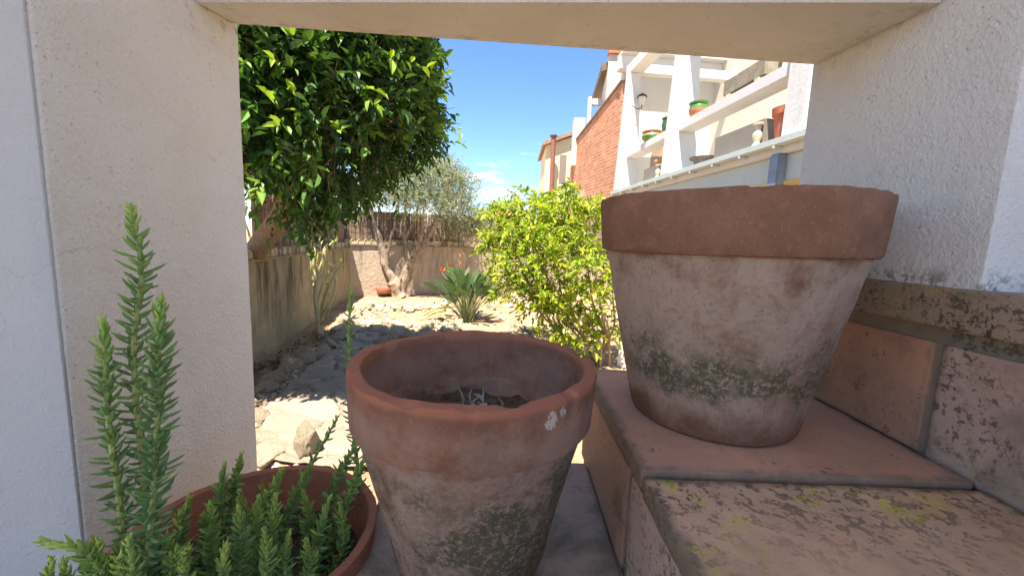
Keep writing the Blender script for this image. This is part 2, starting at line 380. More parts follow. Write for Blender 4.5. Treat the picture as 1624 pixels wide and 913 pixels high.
M_NOSING = tilemat('mossy_ledge_stone', (0.46, 0.32, 0.21), (0.38, 0.265, 0.175), 1.0, 0.6, 0.35, 7, 0.2, None, 0.3, 0.58)

M_SOIL = (lambda m: (m.color(m.ramp(m.noise(60, 6, 0.7), [(0.3, (0.03, 0.021, 0.015)), (0.7, (0.20, 0.145, 0.10))])), m.bump(m.noise(90, 5, 0.7), 0.008), m.m)[-1])(Mat('potting_soil', 0.95, 0.1))

def foliage(name, stops, trans, rough=0.45, spec=0.4, tfac=0.35):
    m = Mat(name, rough, spec); c = m.ramp(m.tint(), stops); c = m.mix(m.mul(m.noise(30, 2), 0.25), c, tuple(q * 0.6 for q in stops[len(stops) // 2][1]))
    m.color(c); m.translucent(m.mix(1.0, c, trans, 'MULTIPLY'), tfac); return m.m
M_FICUS = foliage('ficus_leaf', [(0, (0.018, 0.045, 0.015)), (0.5, (0.04, 0.10, 0.025)), (0.75, (0.12, 0.26, 0.035)), (1, (0.30, 0.46, 0.055))], (1.6, 1.5, 0.7), 0.48, 0.4, 0.3)
M_CITRUS = foliage('citrus_leaf', [(0, (0.08, 0.15, 0.015)), (0.4, (0.24, 0.36, 0.03)), (1, (0.52, 0.56, 0.05))], (1.5, 1.4, 0.7), 0.45, 0.45, 0.4)
M_OLIVE = foliage('olive_leaf', [(0, (0.18, 0.24, 0.11)), (0.5, (0.33, 0.40, 0.21)), (1, (0.52, 0.55, 0.40))], (1.1, 1.1, 0.8), 0.6, 0.3, 0.25)
M_STREL = foliage('strelitzia_leaf', [(0, (0.09, 0.16, 0.065)), (0.6, (0.17, 0.27, 0.11)), (1, (0.38, 0.38, 0.12))], (1.2, 1.2, 0.7), 0.45, 0.4, 0.2)
M_SEDUM = foliage('sedum_leaf', [(0, (0.17, 0.27, 0.11)), (0.45, (0.25, 0.41, 0.125)), (0.8, (0.34, 0.50, 0.11)), (1, (0.52, 0.62, 0.13))], (1.3, 1.3, 0.7), 0.5, 0.35, 0.22)
M_SEDUMSTEM = simple('sedum_stem', (0.36, 0.37, 0.12), 0.3, 40, 0.7)
def bark(name, a, b, sc_=(1, 1, .35), scale=40, bmp=0.006):
    m = Mat(name, 0.92, 0.15); n = m.noise(scale, 6, 0.7, 0.6, vec=m.map(sc_)); m.color(m.ramp(n, [(0.3, a), (0.65, b)])); m.bump(n, bmp, 0.8); return m.m
M_BARK_FICUS = bark('ficus_bark', (0.17, 0.11, 0.07), (0.36, 0.26, 0.17))
M_BARK_OLIVE = bark('olive_bark', (0.10, 0.07, 0.05), (0.42, 0.34, 0.26), (1, 1, .4), 16, 0.02)
M_BARK_CITRUS = bark('citrus_stem', (0.22, 0.17, 0.10), (0.42, 0.34, 0.22))
M_STEM_PALE = bark('pale_green_stem', (0.52, 0.48, 0.24), (0.66, 0.60, 0.36))

# ================================================================== THE SETTING
# ---- ground: one graded sheet, fine near the camera
def gnoise(x, y, s): return mnoise.noise((x * s, y * s, 0.3))
gx = np.concatenate([[-400, -150, -60, -25, -12, -8], np.arange(-6, 4.01, 0.07), [5, 7, 10, 15, 30, 80, 200, 400]])
gy = np.concatenate([[-400, -100, -30, -10, -4, 0], np.arange(0.6, 12.01, 0.07), [13, 15, 18, 25, 40, 80, 200, 600]])
gv = np.array([[x, y, (0.018 * gnoise(x, y, 2.2) + 0.012 * gnoise(x, y, 7) + 0.005 * gnoise(x, y, 19)) if (-6 <= x <= 4 and 0.6 <= y <= 12) else 0] for y in gy for x in gx])
nx = len(gx); gf = [(j * nx + i, j * nx + i + 1, (j + 1) * nx + i + 1, (j + 1) * nx + i) for j in range(len(gy) - 1) for i in range(nx - 1)]
m = Mat('dry_garden_soil', 0.95, 0.1)
c = m.ramp(m.noise(2.2, 7, 0.65, 0.3), [(0.3, (0.28, 0.185, 0.115)), (0.55, (0.41, 0.285, 0.18)), (0.75, (0.48, 0.36, 0.245))])
c = m.mix(m.mul(m.range(m.noise(26, 5, 0.7), 0.56, 0.68), 0.55), c, (0.17, 0.115, 0.075))
c = m.mix(m.mul(m.range(m.voro(34), 0.22, 0.1), m.range(m.noise(5, 3), 0.4, 0.6), 0.6), c, (0.62, 0.54, 0.42))
m.color(c); m.bump(m.add(m.noise(22, 6, 0.7), m.mul(m.noise(90, 4), 0.4)), 0.03, 0.9); M_GROUND = m.m
tag(MB().add(gv, gf).build('ground', M_GROUND), 'dry sandy garden soil', kind='structure')

# ---- slate path running away on the left
path_l = np.array([PZ(u, v, -H)[:2] for u, v in ((395, 735), (402, 690), (432, 632), (480, 590), (520, 562), (548, 541), (562, 527))])
path_r = np.array([PZ(u, v, -H)[:2] for u, v in ((640, 760), (600, 690), (590, 620), (600, 580), (606, 553), (612, 536), (622, 524))])
NL, NW = 170, 44
pl = spline(np.c_[path_l, np.zeros(len(path_l))], NL); pr = spline(np.c_[path_r, np.zeros(len(path_r))], NL)
cells = RNG.uniform(0, 1, (44, 2)) * [8, 1] ; csl = RNG.normal(0, 0.018, (44, 2)); ch = RNG.uniform(0, 0.016, 44)
pv = []; pt = []
for i in range(NL):
    for j in range(NW):
        q = pl[i] + (pr[i] - pl[i]) * j / (NW - 1)
        d = np.hypot((cells[:, 0] - i / NL * 8) * 0.9, (cells[:, 1] - j / NW) * 1.0)
        k = np.argsort(d)[:2]; gap = d[k[1]] - d[k[0]]
        e = min(1, max(0, gap / 0.05)); e = e * e * (3 - 2 * e)
        edge = min(1, min(j, NW - 1 - j) / 3)
        dx = (cells[k[0], 0] - i / NL * 8) * 0.5; dy = cells[k[0], 1] - j / NW
        z = 0.02 + edge * (0.02 * e + ch[k[0]] * e + (csl[k[0], 0] * dx + csl[k[0], 1] * dy) * 1.0 + 0.010 * gnoise(q[0], q[1], 9) + 0.006 * gnoise(q[0], q[1] * 3, 20)) - (1 - edge) * 0.06
        pv.append((q[0], q[1], z)); pt.append(ch[k[0]] / 0.016 * 0.5 + 0.5 * e)
pf = [(i * NW + j, i * NW + j + 1, (i + 1) * NW + j + 1, (i + 1) * NW + j) for i in range(NL - 1) for j in range(NW - 1)]
m = Mat('grey_flagstone', 0.85, 0.25)
c = m.ramp(m.add(m.mul(m.noise(14, 7, 0.7, 0.4), 0.6), m.mul(m.tint(), 0.4)), [(0.28, (0.16, 0.12, 0.085)), (0.5, (0.34, 0.275, 0.215)), (0.8, (0.45, 0.375, 0.295))])
m.color(c); m.bump(m.noise(30, 7, 0.72, vec=m.map((1, 2.4, 1))), 0.02); M_PATH = m.m
tag(MB().add(pv, pf, pt).build('path', M_PATH, angle=60), 'uneven grey flagstone garden path', kind='structure')

# ---- garden walls with coping and reed screen
def gwall(name, A, B, zt, th, mat, label, side, cat='wall', reed_label=None, zt2=None, fence_h=(0.66, 0.66), fence_from=0.0):
    A = V(A[0], A[1], 0); B = V(B[0], B[1], 0); L = np.linalg.norm(B - A); e = (B - A) / L; n = V(-e[1], e[0], 0) * side      # n points away from the garden
    zt2 = zt2 or zt
    t = empty(name, (A + B) / 2, label, cat)
    k = 40; mb = MB()
    # body with a slightly uneven face
    vs = []; rows = 9
    for i in range(k + 1):
        for j in range(rows):
            zz = (zt + (zt2 - zt) * i / k) * j / (rows - 1); p = A + e * L * i / k
            vs.append(p + n * (0.012 * mnoise.noise(tuple(p * 1.7 + V(0, 0, zz * 2)))) + V(0, 0, zz))
    f = [(i * rows + j, (i + 1) * rows + j, (i + 1) * rows + j + 1, i * rows + j + 1) for i in range(k) for j in range(rows - 1)]
    mb.add(vs, f)
    def slab(t0, t1, z0, z1):
        return [A + n * t0 + V(0, 0, z0), B + n * t0 + V(0, 0, z0 + zt2 - zt), B + n * t1 + V(0, 0, z0 + zt2 - zt), A + n * t1 + V(0, 0, z0), A + n * t0 + V(0, 0, z1), B + n * t0 + V(0, 0, z1 + zt2 - zt), B + n * t1 + V(0, 0, z1 + zt2 - zt), A + n * t1 + V(0, 0, z1)]
    mb.hexa([V(q[0], q[1], max(0, q[2] if i > 3 else 0)) for i, q in enumerate(slab(0.02, th, 0, zt))])
    mb.build('wall_body', mat, t, angle=60)
    MB().hexa(slab(-0.035, th + 0.02, zt, zt + 0.03)).build('coping_ledge', M_COPE, t, bevel=0.006)
    # row of rounded coping stones
    cp = MB(); wst = 0.135; ns = int(L / wst); a = np.linspace(0, np.pi, 9)
    for i in range(ns):
        c0 = A + e * (i + 0.5) * L / ns; zb = zt + (zt2 - zt) * (i + .5) / ns + 0.03; ww = wst * 0.47 * random.uniform(0.9, 1); hh = 0.10 * random.uniform(0.9, 1.08)
        pr_ = [(-ww, 0), (-ww, hh * .6), (-ww * .75, hh * .9), (-ww * .3, hh), (ww * .3, hh), (ww * .75, hh * .9), (ww, hh * .6), (ww, 0)]
        t0 = random.uniform(-0.012, 0.012); vv = []
        for tt, s_ in ((t0 + 0.012, 0.86), (t0, 1), (th * 0.8, 1)):
            vv += [c0 + e * x * s_ + n * tt + V(0, 0, zb + z * (0.5 + 0.5 * s_)) for x, z in pr_]
        ff = [tuple(range(8))[::-1]]
        for r_ in range(2): ff += [(r_ * 8 + q, r_ * 8 + q + 1, r_ * 8 + 8 + q + 1, r_ * 8 + 8 + q) for q in range(7)]
        cp.add(vv, ff, random.random())
    cp.build('coping', M_COPE, t)
    # reed screen standing behind the coping: a thing of its own
    fz = zt + 0.10
    ft = empty('reed_fence', (A + B) / 2 + V(0, 0, fz), reed_label, 'reed fence')
    rb = MB(); step = 0.0065; nr = int(L / step)
    for i in range(int(nr * fence_from), nr):
        u = i / nr; zz = fz + (zt2 - zt) * u; hgt = fence_h[0] + (fence_h[1] - fence_h[0]) * u + random.gauss(0, 0.008); c0 = A + e * L * u + n * (th * 0.55 + (i % 3) * 0.012 + random.uniform(-.006, .006)); r_ = 0.0085
        lean = random.gauss(0, 0.009)
        a0 = c0 + V(0, 0, zz); a1 = c0 + e * lean + V(0, 0, zz + hgt)
        rb.add([a0 - e * r_, a0 - n * r_, a0 + e * r_, a0 + n * r_, a1 - e * r_, a1 - n * r_, a1 + e * r_, a1 + n * r_], [(0, 1, 5, 4), (1, 2, 6, 5), (2, 3, 7, 6), (3, 0, 4, 7)], random.random())
    rb.build('reeds', M_REED, ft, smooth=False)
    wb = MB()
    for q in (0.07, 0.2, 0.33, 0.46, 0.59):
        wb.tube([A + e * L * fence_from + n * (th * 0.55 - 0.012) + V(0, 0, fz + q), B + n * (th * 0.55 - 0.012) + V(0, 0, fz + zt2 - zt + q * fence_h[1] / fence_h[0])], 0.0028, 5)
    wb.build('wire', simple('rusty_wire', (0.16, 0.11, 0.08)), ft)
    return t
m = Mat('coping_plaster', 0.9, 0.15)
c = m.ramp(m.add(m.mul(m.noise(12, 6, 0.7), 0.7), m.mul(m.tint(), 0.3)), [(0.3, (0.22, 0.18, 0.12)), (0.5, (0.47, 0.40, 0.28)), (0.75, (0.60, 0.53, 0.40))]); m.color(c); m.bump(m.noise(50, 5), 0.008); M_COPE = m.m
m = Mat('reed_screen', 0.9, 0.15)
m.color(m.ramp(m.add(m.mul(m.tint(), 0.6), m.mul(m.noise(4, 4), 0.4)), [(0.15, (0.17, 0.115, 0.085)), (0.5, (0.31, 0.225, 0.17)), (0.9, (0.43, 0.33, 0.25))])); M_REED = m.m
def wallmat(name, a, b, stain, streak):
    m = Mat(name, 0.92, 0.1); x, y, z = m.xyz()
    c = m.ramp(m.noise(2.5, 6, 0.65, 0.5), [(0.32, a), (0.68, b)])
    c = m.mix(m.mul(m.range(m.noise(6, 6, 0.7, vec=m.map((1, 1, .16))), 0.46, 0.68), m.range(z, 0.0, 0.9), streak), c, stain)
    c = m.mix(m.mul(m.range(m.noise(18, 6, 0.75), 0.58, 0.7), 0.5), c, stain)
    m.color(c); m.bump(m.noise(14, 7, 0.7), 0.025); return m.m
M_WALL_L = wallmat('stained_left_wall', (0.28, 0.24, 0.165), (0.42, 0.37, 0.265), (0.09, 0.085, 0.05), 1.0)
M_WALL_B = wallmat('stained_back_wall', (0.44, 0.355, 0.27), (0.55, 0.455, 0.355), (0.19, 0.16, 0.125), 0.8)
gA, gC, gD = PZ(400, 580, -H), PZ(555, 471, -H), PZ(790, 463, -H)
dirL = (gC - gA) / np.linalg.norm(gC - gA); A0 = gA - dirL * 3.0
dirB = (gD - gC) / np.linalg.norm(gD - gC); D1 = gC + dirB * 9.5
gwall('garden_wall', A0, gC + dirL * 0.16, 1.06, 0.22, M_WALL_L, 'grey brown streaked garden wall beside the flagstone path', 1, reed_label='shaded reed screen above the wall beside the path', fence_from=0.45)
gwall('garden_wall', gC - dirB * 0.24, D1, 1.13, 0.22, M_WALL_B, 'pinkish beige garden wall behind the olive tree', 1, reed_label='sunlit reed screen above the wall behind the olive tree', fence_h=(0.64, 0.74))

# ================================================================== OPENING IN THE WHITE WALL, STAIRS
XL, XR, YF, YB = -0.542, 0.560, 0.462, 0.80
TOPZ = H + 0.78
aw = empty('opening_wall', (0, 0.6, 0), 'thick white roughcast wall with a square opening above the steps', 'wall')
def dense(v8, n=(1, 1, 1)): return MB().hexa(v8)
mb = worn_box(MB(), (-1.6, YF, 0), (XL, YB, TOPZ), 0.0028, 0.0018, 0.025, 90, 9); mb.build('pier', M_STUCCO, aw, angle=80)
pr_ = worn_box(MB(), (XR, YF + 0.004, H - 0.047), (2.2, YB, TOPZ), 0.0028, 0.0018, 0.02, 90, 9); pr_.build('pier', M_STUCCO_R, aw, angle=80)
worn_box(MB(), (-1.6, YF - .004, 0), (XL - .002, YF - .0005, TOPZ), .001, .001, .03, 80, 9).build('pier_shade_skin', M_STUCCO_SHADE, aw, angle=80)  # thin skin that gives the pier front its painted-in shade tone
zl, zr = H + 0.381, H + 0.349
slope = (zr - zl) / (0.549 + 0.529)
def zs(x): return zl + slope * (x + 0.529)
lt = MB()
x0, x1 = XL - 0.004, XR + 0.004
def lf(x): return 0.690 + (0.560 - 0.690) * (x - XL) / (XR - XL)        # the lintel is not parallel to the wall
lt.hexa([(x0, lf(x0), zs(x0) - 0.016), (x1, lf(x1), zs(x1) - 0.016), (x1, YB - 0.003, zs(x1)), (x0, YB - 0.003, zs(x0)), (x0, lf(x0), TOPZ - 0.004), (x1, lf(x1), TOPZ - 0.004), (x1, YB - 0.003, TOPZ - 0.004), (x0, YB - 0.003, TOPZ - 0.004)])
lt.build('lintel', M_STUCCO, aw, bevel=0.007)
# unseen slab on posts added above and behind the viewer to shade the steps
sun_blk = empty('sun_blocker', (0, -0.8, 0), 'unseen white slab on slim posts added to shade the steps', 'sun blocker')
M_WHITE = simple('white_paint', (0.80, 0.79, 0.76), 0.06, 3, 0.7, 0.004, 40)
MB().box((-1.25, -1.12, H + 1.62), (1.10, 0.30, H + 1.74)).build('blocker_slab', M_WHITE, sun_blk, bevel=0.01)
for px, py in ((-1.2, -1.06), (1.05, -1.06), (-1.2, 0.24), (1.05, 0.24)):
    MB().tube([(px, py, 0), (px, py, H + 1.62)], 0.04, 12).build('blocker_post', M_WHITE, sun_blk)

# stairs (local names: treads rise to the right)
ZL0, ZL1, ZL2, ZL3 = H - 0.655, H - 0.45, H - 0.273, H - 0.040
st = empty('staircase', (0.2, 0.3, 0), 'terracotta tiled steps rising to the right under the wall opening', 'stairs')
core = MB()
core.box((-2.5, -1.5, 0), (-0.22, 0.60, ZL0 - 0.022)); core.box((-0.215, -1.5, 0), (0.1695, 0.745, ZL1 - 0.006)); core.box((0.1735, -1.5, 0), (0.583, 0.812, ZL2 - 0.016)); core.box((0.5855, -1.5, 0), (1.6, YB - 0.004, ZL3 - 0.052))
core.build('stair_core', M_MORTAR, st)
def tile(a, b, mat, name='tread_tile', bev=0.004): return worn_box(MB(), a, b, bev * .8, 0.0012, 0.010).build(name, mat, st, angle=80)
tile((-0.62, 0.02, ZL0 - 0.02), (-0.195, 0.61, ZL0), M_TILE_A)
tile((-0.205, 0.40, ZL1 - 0.02), (0.164, 0.752, ZL1), M_LOW); tile((-0.205, 0.02, ZL1 - 0.02), (0.164, 0.392, ZL1), M_LOW)
tile((0.1675, 0.50, ZL1 - 0.017), (0.184, 0.815, ZL2 - 0.031), M_RISER, 'riser_tile'); tile((0.1685, 0.17, ZL1 - 0.017), (0.184, 0.488, ZL2 - 0.031), M_RISER_P, 'riser_tile')
tile((0.1655, 0.446, ZL2 - 0.026), (0.574, 0.822, ZL2), M_TILE_A, bev=0.005)
tile((0.1665, 0.05, ZL2 - 0.033), (0.576, 0.441, ZL2 - 0.006), M_TILE_B, bev=0.005); tile((0.1665, -0.36, ZL2 - 0.033), (0.576, 0.043, ZL2 - 0.006), M_TILE_B, bev=0.005)
tile((0.580, 0.524, ZL2 - 0.004), (0.596, 0.80, ZL3 - 0.078), M_RISER, 'riser_tile'); tile((0.5805, 0.20, ZL2 - 0.012), (0.596, 0.514, ZL3 - 0.078), M_RISER_P, 'riser_tile')
tile((0.5805, -0.12, ZL2 - 0.012), (0.596, 0.19, ZL3 - 0.078), M_RISER, 'riser_tile')
tile((0.557, -0.2, ZL3 - 0.055), (1.6, 0.79, ZL3), M_NOSING, 'ledge', 0.007)

# ================================================================== POTS
def pot_profile(Rb, Rt, h, band, lip, wall=0.016, soil=None, rimR=None):
    """outside profile from the base up, over the lip and down inside to the soil"""
    rb = Rb + (Rt - 0.0) * 0
    zb = h - band
    Rn = Rt - lip                                   # body radius under the rim band
    p = [(0.0, 0.0), (Rb * 0.9, 0.0), (Rb, 0.004)]
    for q in np.linspace(0.08, 1, 9): p.append((Rb + (Rn - Rb) * q, zb * q))
    p += [(Rt * 0.972 - 0.002, zb + 0.001), (Rt * 0.975, zb + 0.006), (Rt * 0.99, zb + band * .5), (Rt, h - 0.004), (Rt - 0.0008, h - 0.001), (Rt - 0.0028, h), (Rt - wall + 0.002, h), (Rt - wall, h - 0.002)]
    ri = Rt - wall
    for q in np.linspace(0.1, 1, 6): p.append((ri + (Rn - wall * 1.1 - ri) * q, h - 0.005 - (band) * q))
    zi = soil - 0.02
    rin = Rb + (Rn - Rb) * (zi / zb) - wall
    p.append((rin, zi)); return p
def wobble(amp, s):
    def f(a, z): return np.array([amp * mnoise.noise((math.cos(q) * 1.2 + s, math.sin(q) * 1.2, z * 7)) + amp * 0.5 * mnoise.noise((math.cos(q) * 5 + s, math.sin(q) * 5, z * 30)) for q in a])
    return f
def make_pot(name, loc, Rb, Rt, h, band, lip, mat, label, soil, wall=0.016, seed=0, tilt=(0, 0), amp=0.0025, chips=()):
    t = empty(name, loc, label, 'flower pot')
    pb = MB().lathe(pot_profile(Rb, Rt, h, band, lip, wall, soil), 256, wob=wobble(amp, seed)); vv = pb.v[0]
    aa = np.arctan2(vv[:, 1], vv[:, 0]); rad_ = np.hypot(vv[:, 0], vv[:, 1])
    for (a0, wd, dp, side) in chips:                      # bites out of the lip, on the outer (+1) or inner (-1) edge
        da = np.abs((aa - a0 + np.pi) % (2 * np.pi) - np.pi); jag = np.array([mnoise.noise((q * 60, seed, 1.7)) for q in aa])
        k = np.clip(1 - (da / wd) ** 2 + jag * .5, 0, 1) * (vv[:, 2] > h - .006) * (da < wd * 1.4)
        rim = (rad_ > Rt - wall * .5) if side > 0 else ((rad_ < Rt - wall * .45) & (rad_ > Rt - wall * 1.3))
        k = k * np.where(rim, 1, .15); vv[:, 2] -= k * dp; sc_ = 1 - side * k * dp * .6 / np.maximum(rad_, .05); vv[:, 0] *= sc_; vv[:, 1] *= sc_
    for i in range(len(vv)):                              # gritty, worn clay
        if vv[i, 2] > .02: vv[i] *= 1 + .0028 * mnoise.noise(tuple(vv[i] * 55)) + .0016 * mnoise.noise(tuple(vv[i] * 140 + seed))
    o = pb.build('pot_body', mat, None, angle=33); o.parent = t
    # soil
    n = 28; a = np.linspace(0, 2 * np.pi, 48, endpoint=False); zb = h - band; rs = Rb + (Rt - lip - Rb) * min(1, soil / zb) - wall * 0.9
    vs = [(0, 0, soil)]; f = []
    rr = np.linspace(0, rs, 14)[1:]
    for i, q in enumerate(rr):
        for b in a: vs.append((q * math.cos(b), q * math.sin(b), soil + (0.012 * mnoise.noise((q * math.cos(b) * 30, q * math.sin(b) * 30, seed)) + 0.009 * mnoise.noise((q * math.cos(b) * 90, q * math.sin(b) * 90, seed)))))
    for j in range(48): f.append((0, 1 + j, 1 + (j + 1) % 48))
    for i in range(12):
        for j in range(48): k = (j + 1) % 48; f.append((1 + i * 48 + j, 1 + (i + 1) * 48 + j, 1 + (i + 1) * 48 + k, 1 + i * 48 + k))
    s = MB().add(vs, f).build('soil', M_SOIL, None); s.parent = t
    t.rotation_euler = (tilt[0], tilt[1], 0)
    return t
M_POT_BIG = terracotta('big_pot_clay', (0.235, 0.12, 0.072), (0.17, 0.078, 0.046), (0.50, 0.375, 0.285), 0.26, 0.343, (0.06, 0.165), (0.0, 0.29), 1.0, 1.0, 1)
M_POT_SMALL = terracotta('small_pot_clay', (0.275, 0.12, 0.07), (0.175, 0.075, 0.045), (0.47, 0.345, 0.265), 0.215, 0.287, (-0.08, 0.215), (-0.1, 0.24), 1.0, 0.9, 20, spot=[(0.094, -0.131, 0.268, 0.009), (0.106, -0.122, 0.272, 0.006)], rim_pale=0.55, edge=(0.37, 0.14, 0.08))
M_POT_LEFT = terracotta('left_pot_clay', (0.40, 0.16, 0.09), (0.32, 0.12, 0.07), (0.50, 0.34, 0.26), 0.18, 0.235, (-0.1, -0.05), (0.0, 0.1), 0.0, 0.4, 40)
make_pot('flower_pot', (0.338, 0.630, ZL2), 0.124, 0.194, 0.343, 0.080, 0.014, M_POT_BIG, 'largest brown terracotta pot with pale bloom and a moss patch on the upper tread', 0.26, seed=1, amp=0.0018, tilt=(0.0, -0.012), chips=((-1.9, .06, .004, 1), (-.9, .08, .003, 1)))
spot = make_pot('flower_pot', (-0.047, 0.510, ZL1), 0.098, 0.161, 0.287, 0.070, 0.012, M_POT_SMALL, 'medium terracotta pot with a worn orange lip and only bare soil inside', 0.192, seed=2, amp=0.0036, chips=((-1.9, .10, .006, 1), (-0.75, .07, .005, 1), (-2.6, .16, .004, 1), (1.9, .2, .005, -1), (1.2, .08, .006, -1), (-1.2, .12, .004, -1), (2.7, .1, .006, -1), (0.3, .12, .005, 1), (-1.5, .05, .004, 1)))
# dead stump in the medium pot
M_DEAD = simple('dead_stalk', (0.48, 0.44, 0.38), 0.25, 60)
dm = MB(); sx, sy, sz = -0.047, 0.565, ZL1 + 0.192
for k in range(5):
    px_, py_ = sx + random.gauss(0, .018), sy + random.gauss(0, .010); hh = random.uniform(.012, .036)
    dm.tube(spline([(px_, py_, sz - .006), (px_ + random.gauss(0, .006), py_, sz + hh * .5), (px_ + random.gauss(0, .010), py_ + random.gauss(0, .004), sz + hh)], 6), np.array([.0018, .0016, .0013, .0016, .001, .0005]), 6)
leaves(dm, np.array([[sx + random.gauss(0, .018), sy + random.gauss(0, .01), sz + random.uniform(.004, .02)] for _ in range(7)]), RNG.normal(size=(7, 3)) + V(0, 0, .6), RNG.normal(size=(7, 3)), RNG.uniform(.010, .020, 7), .009, 0.5, curl=.5)
tag(dm.build('dead_stump', M_DEAD, loc=(sx, sy, sz)), 'pale shrivelled plant remains sticking out of the soil in the medium pot', 'dead plant')
lp = V(-0.352, 0.497, ZL0)
make_pot('flower_pot', lp, 0.112, 0.166, 0.235, 0.05, 0.008, M_POT_LEFT, 'orange terracotta pot in the lower left corner filled with sedum', 0.165, wall=0.013, seed=3)

# ================================================================== SEDUM
def needle(mb, P, D, N, L, W, tint):
    """plump pointed leaves: P,D,N (n,3)"""
    n = len(P); D = nrm(D); N = nrm(N - D * np.sum(N * D, 1, keepdims=True)); S = np.cross(D, N)
    L = L[:, None]; W = W[:, None]; rings = [P]
    allv = [P[:, None]]
    for a, wd, cu in ((0.22, .85, .03), (0.6, 1.0, .10), (0.85, .6, .2)):
        c = P + D * L * a + N * L * cu * .6
        allv.append(np.stack([c + S * W * .5 * wd, c + N * W * .28 * wd, c - S * W * .5 * wd, c - N * W * .28 * wd], 1))
    allv.append((P + D * L + N * L * .18)[:, None])
    v = np.concatenate(allv, 1); m_ = v.shape[1]; f = []
    loc = [(0, 1 + j, 1 + (j + 1) % 4) for j in range(4)]
    q = []
    for r_ in range(2): q += [(1 + r_ * 4 + j, 1 + (r_ + 1) * 4 + j, 1 + (r_ + 1) * 4 + (j + 1) % 4, 1 + r_ * 4 + (j + 1) % 4) for j in range(4)]
    loc2 = [(9 + j, m_ - 1, 9 + (j + 1) % 4) for j in range(4)]
    base = np.arange(n)[:, None] * m_
    F = []
    for t3 in loc + loc2: F += (base + np.array(t3)).tolist()
    for t4 in q: F += (base + np.array(t4)).tolist()
    mb.add(v.reshape(-1, 3), F, np.repeat(tint, m_))
def shoot(root, pts, leaf=0.021, gap=0.0035, w=0.0052, stem=0.0026, young=0.25, bare=0.0, bright=0.0):
    pts = spline(pts, 40); seg = np.linalg.norm(np.diff(pts, axis=0), axis=1); cum = np.r_[0, np.cumsum(seg)]; L = cum[-1]
    n = int(L * (1 - bare) / gap); s_ = np.linspace(L * bare, L, n); u = s_ / L
    P = np.stack([np.interp(s_, cum, pts[:, i]) for i in range(3)], 1); T = nrm(np.stack([np.gradient(P[:, i]) for i in range(3)], 1))
    ang = np.arange(n) * 2.39996 + random.random() * 6
    ref = np.tile(V(0.3, 1, 0.05), (n, 1)); e = nrm(np.cross(T, ref)); g = np.cross(T, e)
    rad = np.cos(ang)[:, None] * e + np.sin(ang)[:, None] * g
    dist = L - s_; tipf = np.clip(1 - dist / 0.045, 0, 1)
    tilt = 0.62 - 0.30 * np.clip(dist / 0.25, 0, 1) + 0.75 * tipf + RNG.normal(0, 0.2, n)
    D = rad + RNG.normal(0, .14, (n, 3)) + T * tilt[:, None] * 1.3 - V(0, 0, 1) * (0.25 * np.clip(dist / 0.3, 0, 1))[:, None]
    LL = leaf * (1 - 0.5 * tipf) * RNG.uniform(0.65, 1.2, n); WW = w * (1 - 0.35 * tipf) * RNG.uniform(0.85, 1.15, n)
    tint = np.clip(0.20 + 0.70 * np.clip(1 - dist / 0.10, 0, 1) ** 2 + bright + RNG.normal(0, 0.16, n), 0, 1)
    mb = MB(); needle(mb, P, D, T, LL, WW, tint)
    o = mb.build('leaves', M_SEDUM, root)
    s2 = MB().tube(pts, np.linspace(stem * 1.3, stem * 0.6, len(pts)), 7).build('stem', M_SEDUMSTEM, root)
    o.parent = s2; o.location = (0, 0, 0)
    # stem mesh carries root-relative verts, so both share the same origin
sd = empty('sedum_plant', lp + V(0, 0, 0.165), 'spiky green sedum with three tall shoots in the lower left pot', 'sedum')
sd.location = lp + V(0, 0, 0.16)
def onray(u, v, y): return PY(u, v, y)
tall = [((252, 960, .375), (228, 760, .385), (212, 560, .39), (224, 430, .395), (206, 328, .40)),
        ((205, 960, .36), (190, 800, .365), (170, 650, .37), (167, 570, .375), (162, 508, .378)),
        ((222, 960, .35), (240, 830, .352), (248, 690, .355), (250, 580, .358), (254, 480, .36)),
        ((578, 800, .60), (562, 700, .625), (556, 610, .645), (553, 530, .66), (557, 452, .67))]
for k, tp in enumerate(tall):
    pts = [onray(*q) for q in tp]
    shoot(sd, pts, (0.0205, 0.0185, 0.021, 0.018)[k], (0.0018, 0.0018, 0.0013, 0.0030)[k], w=0.0054, bright=(0.0, 0.12, 0.02, 0.1)[k])
low = [((170, 960), (68, 858), .33), ((215, 950), (190, 880), .33), ((340, 905), (382, 722), .52), ((300, 915), (356, 738), .50), ((390, 900), (448, 745), .50), ((420, 905), (492, 738), .53),
       ((400, 930), (410, 790), .44), ((430, 940), (437, 788), .43), ((330, 940), (334, 802), .41), ((370, 960), (378, 806), .41), ((480, 900), (481, 780), .50), ((500, 900), (522, 790), .50),
       ((520, 905), (580, 722), .545), ((505, 860), (572, 690), .56), ((300, 960), (300, 868), .37), ((345, 970), (358, 862), .37), ((470, 950), (485, 858), .44), ((440, 860), (535, 662), .56),
       ((250, 960), (296, 870), .35), ((400, 975), (420, 840), .40), ((455, 960), (458, 850), .42), ((320, 900), (330, 800), .48), ((365, 890), (380, 780), .50), ((520, 930), (540, 800), .50), ((280, 900), (300, 790), .46), ((400, 870), (405, 800), .52), ((270, 940), (262, 850), .37)]
for i in range(26):
    a_, r__ = random.uniform(0, 6.28), 0.128 * math.sqrt(random.random()); low.append((None, (lp[0] + r__ * math.cos(a_), lp[1] + r__ * math.sin(a_)), random.uniform(.03, .075)))
low += [((110 + 14 * i, 985), (95 + 15 * i + random.uniform(-14, 14), 872 + random.uniform(-18, 24)), random.uniform(.335, .40)) for i in range(14)]
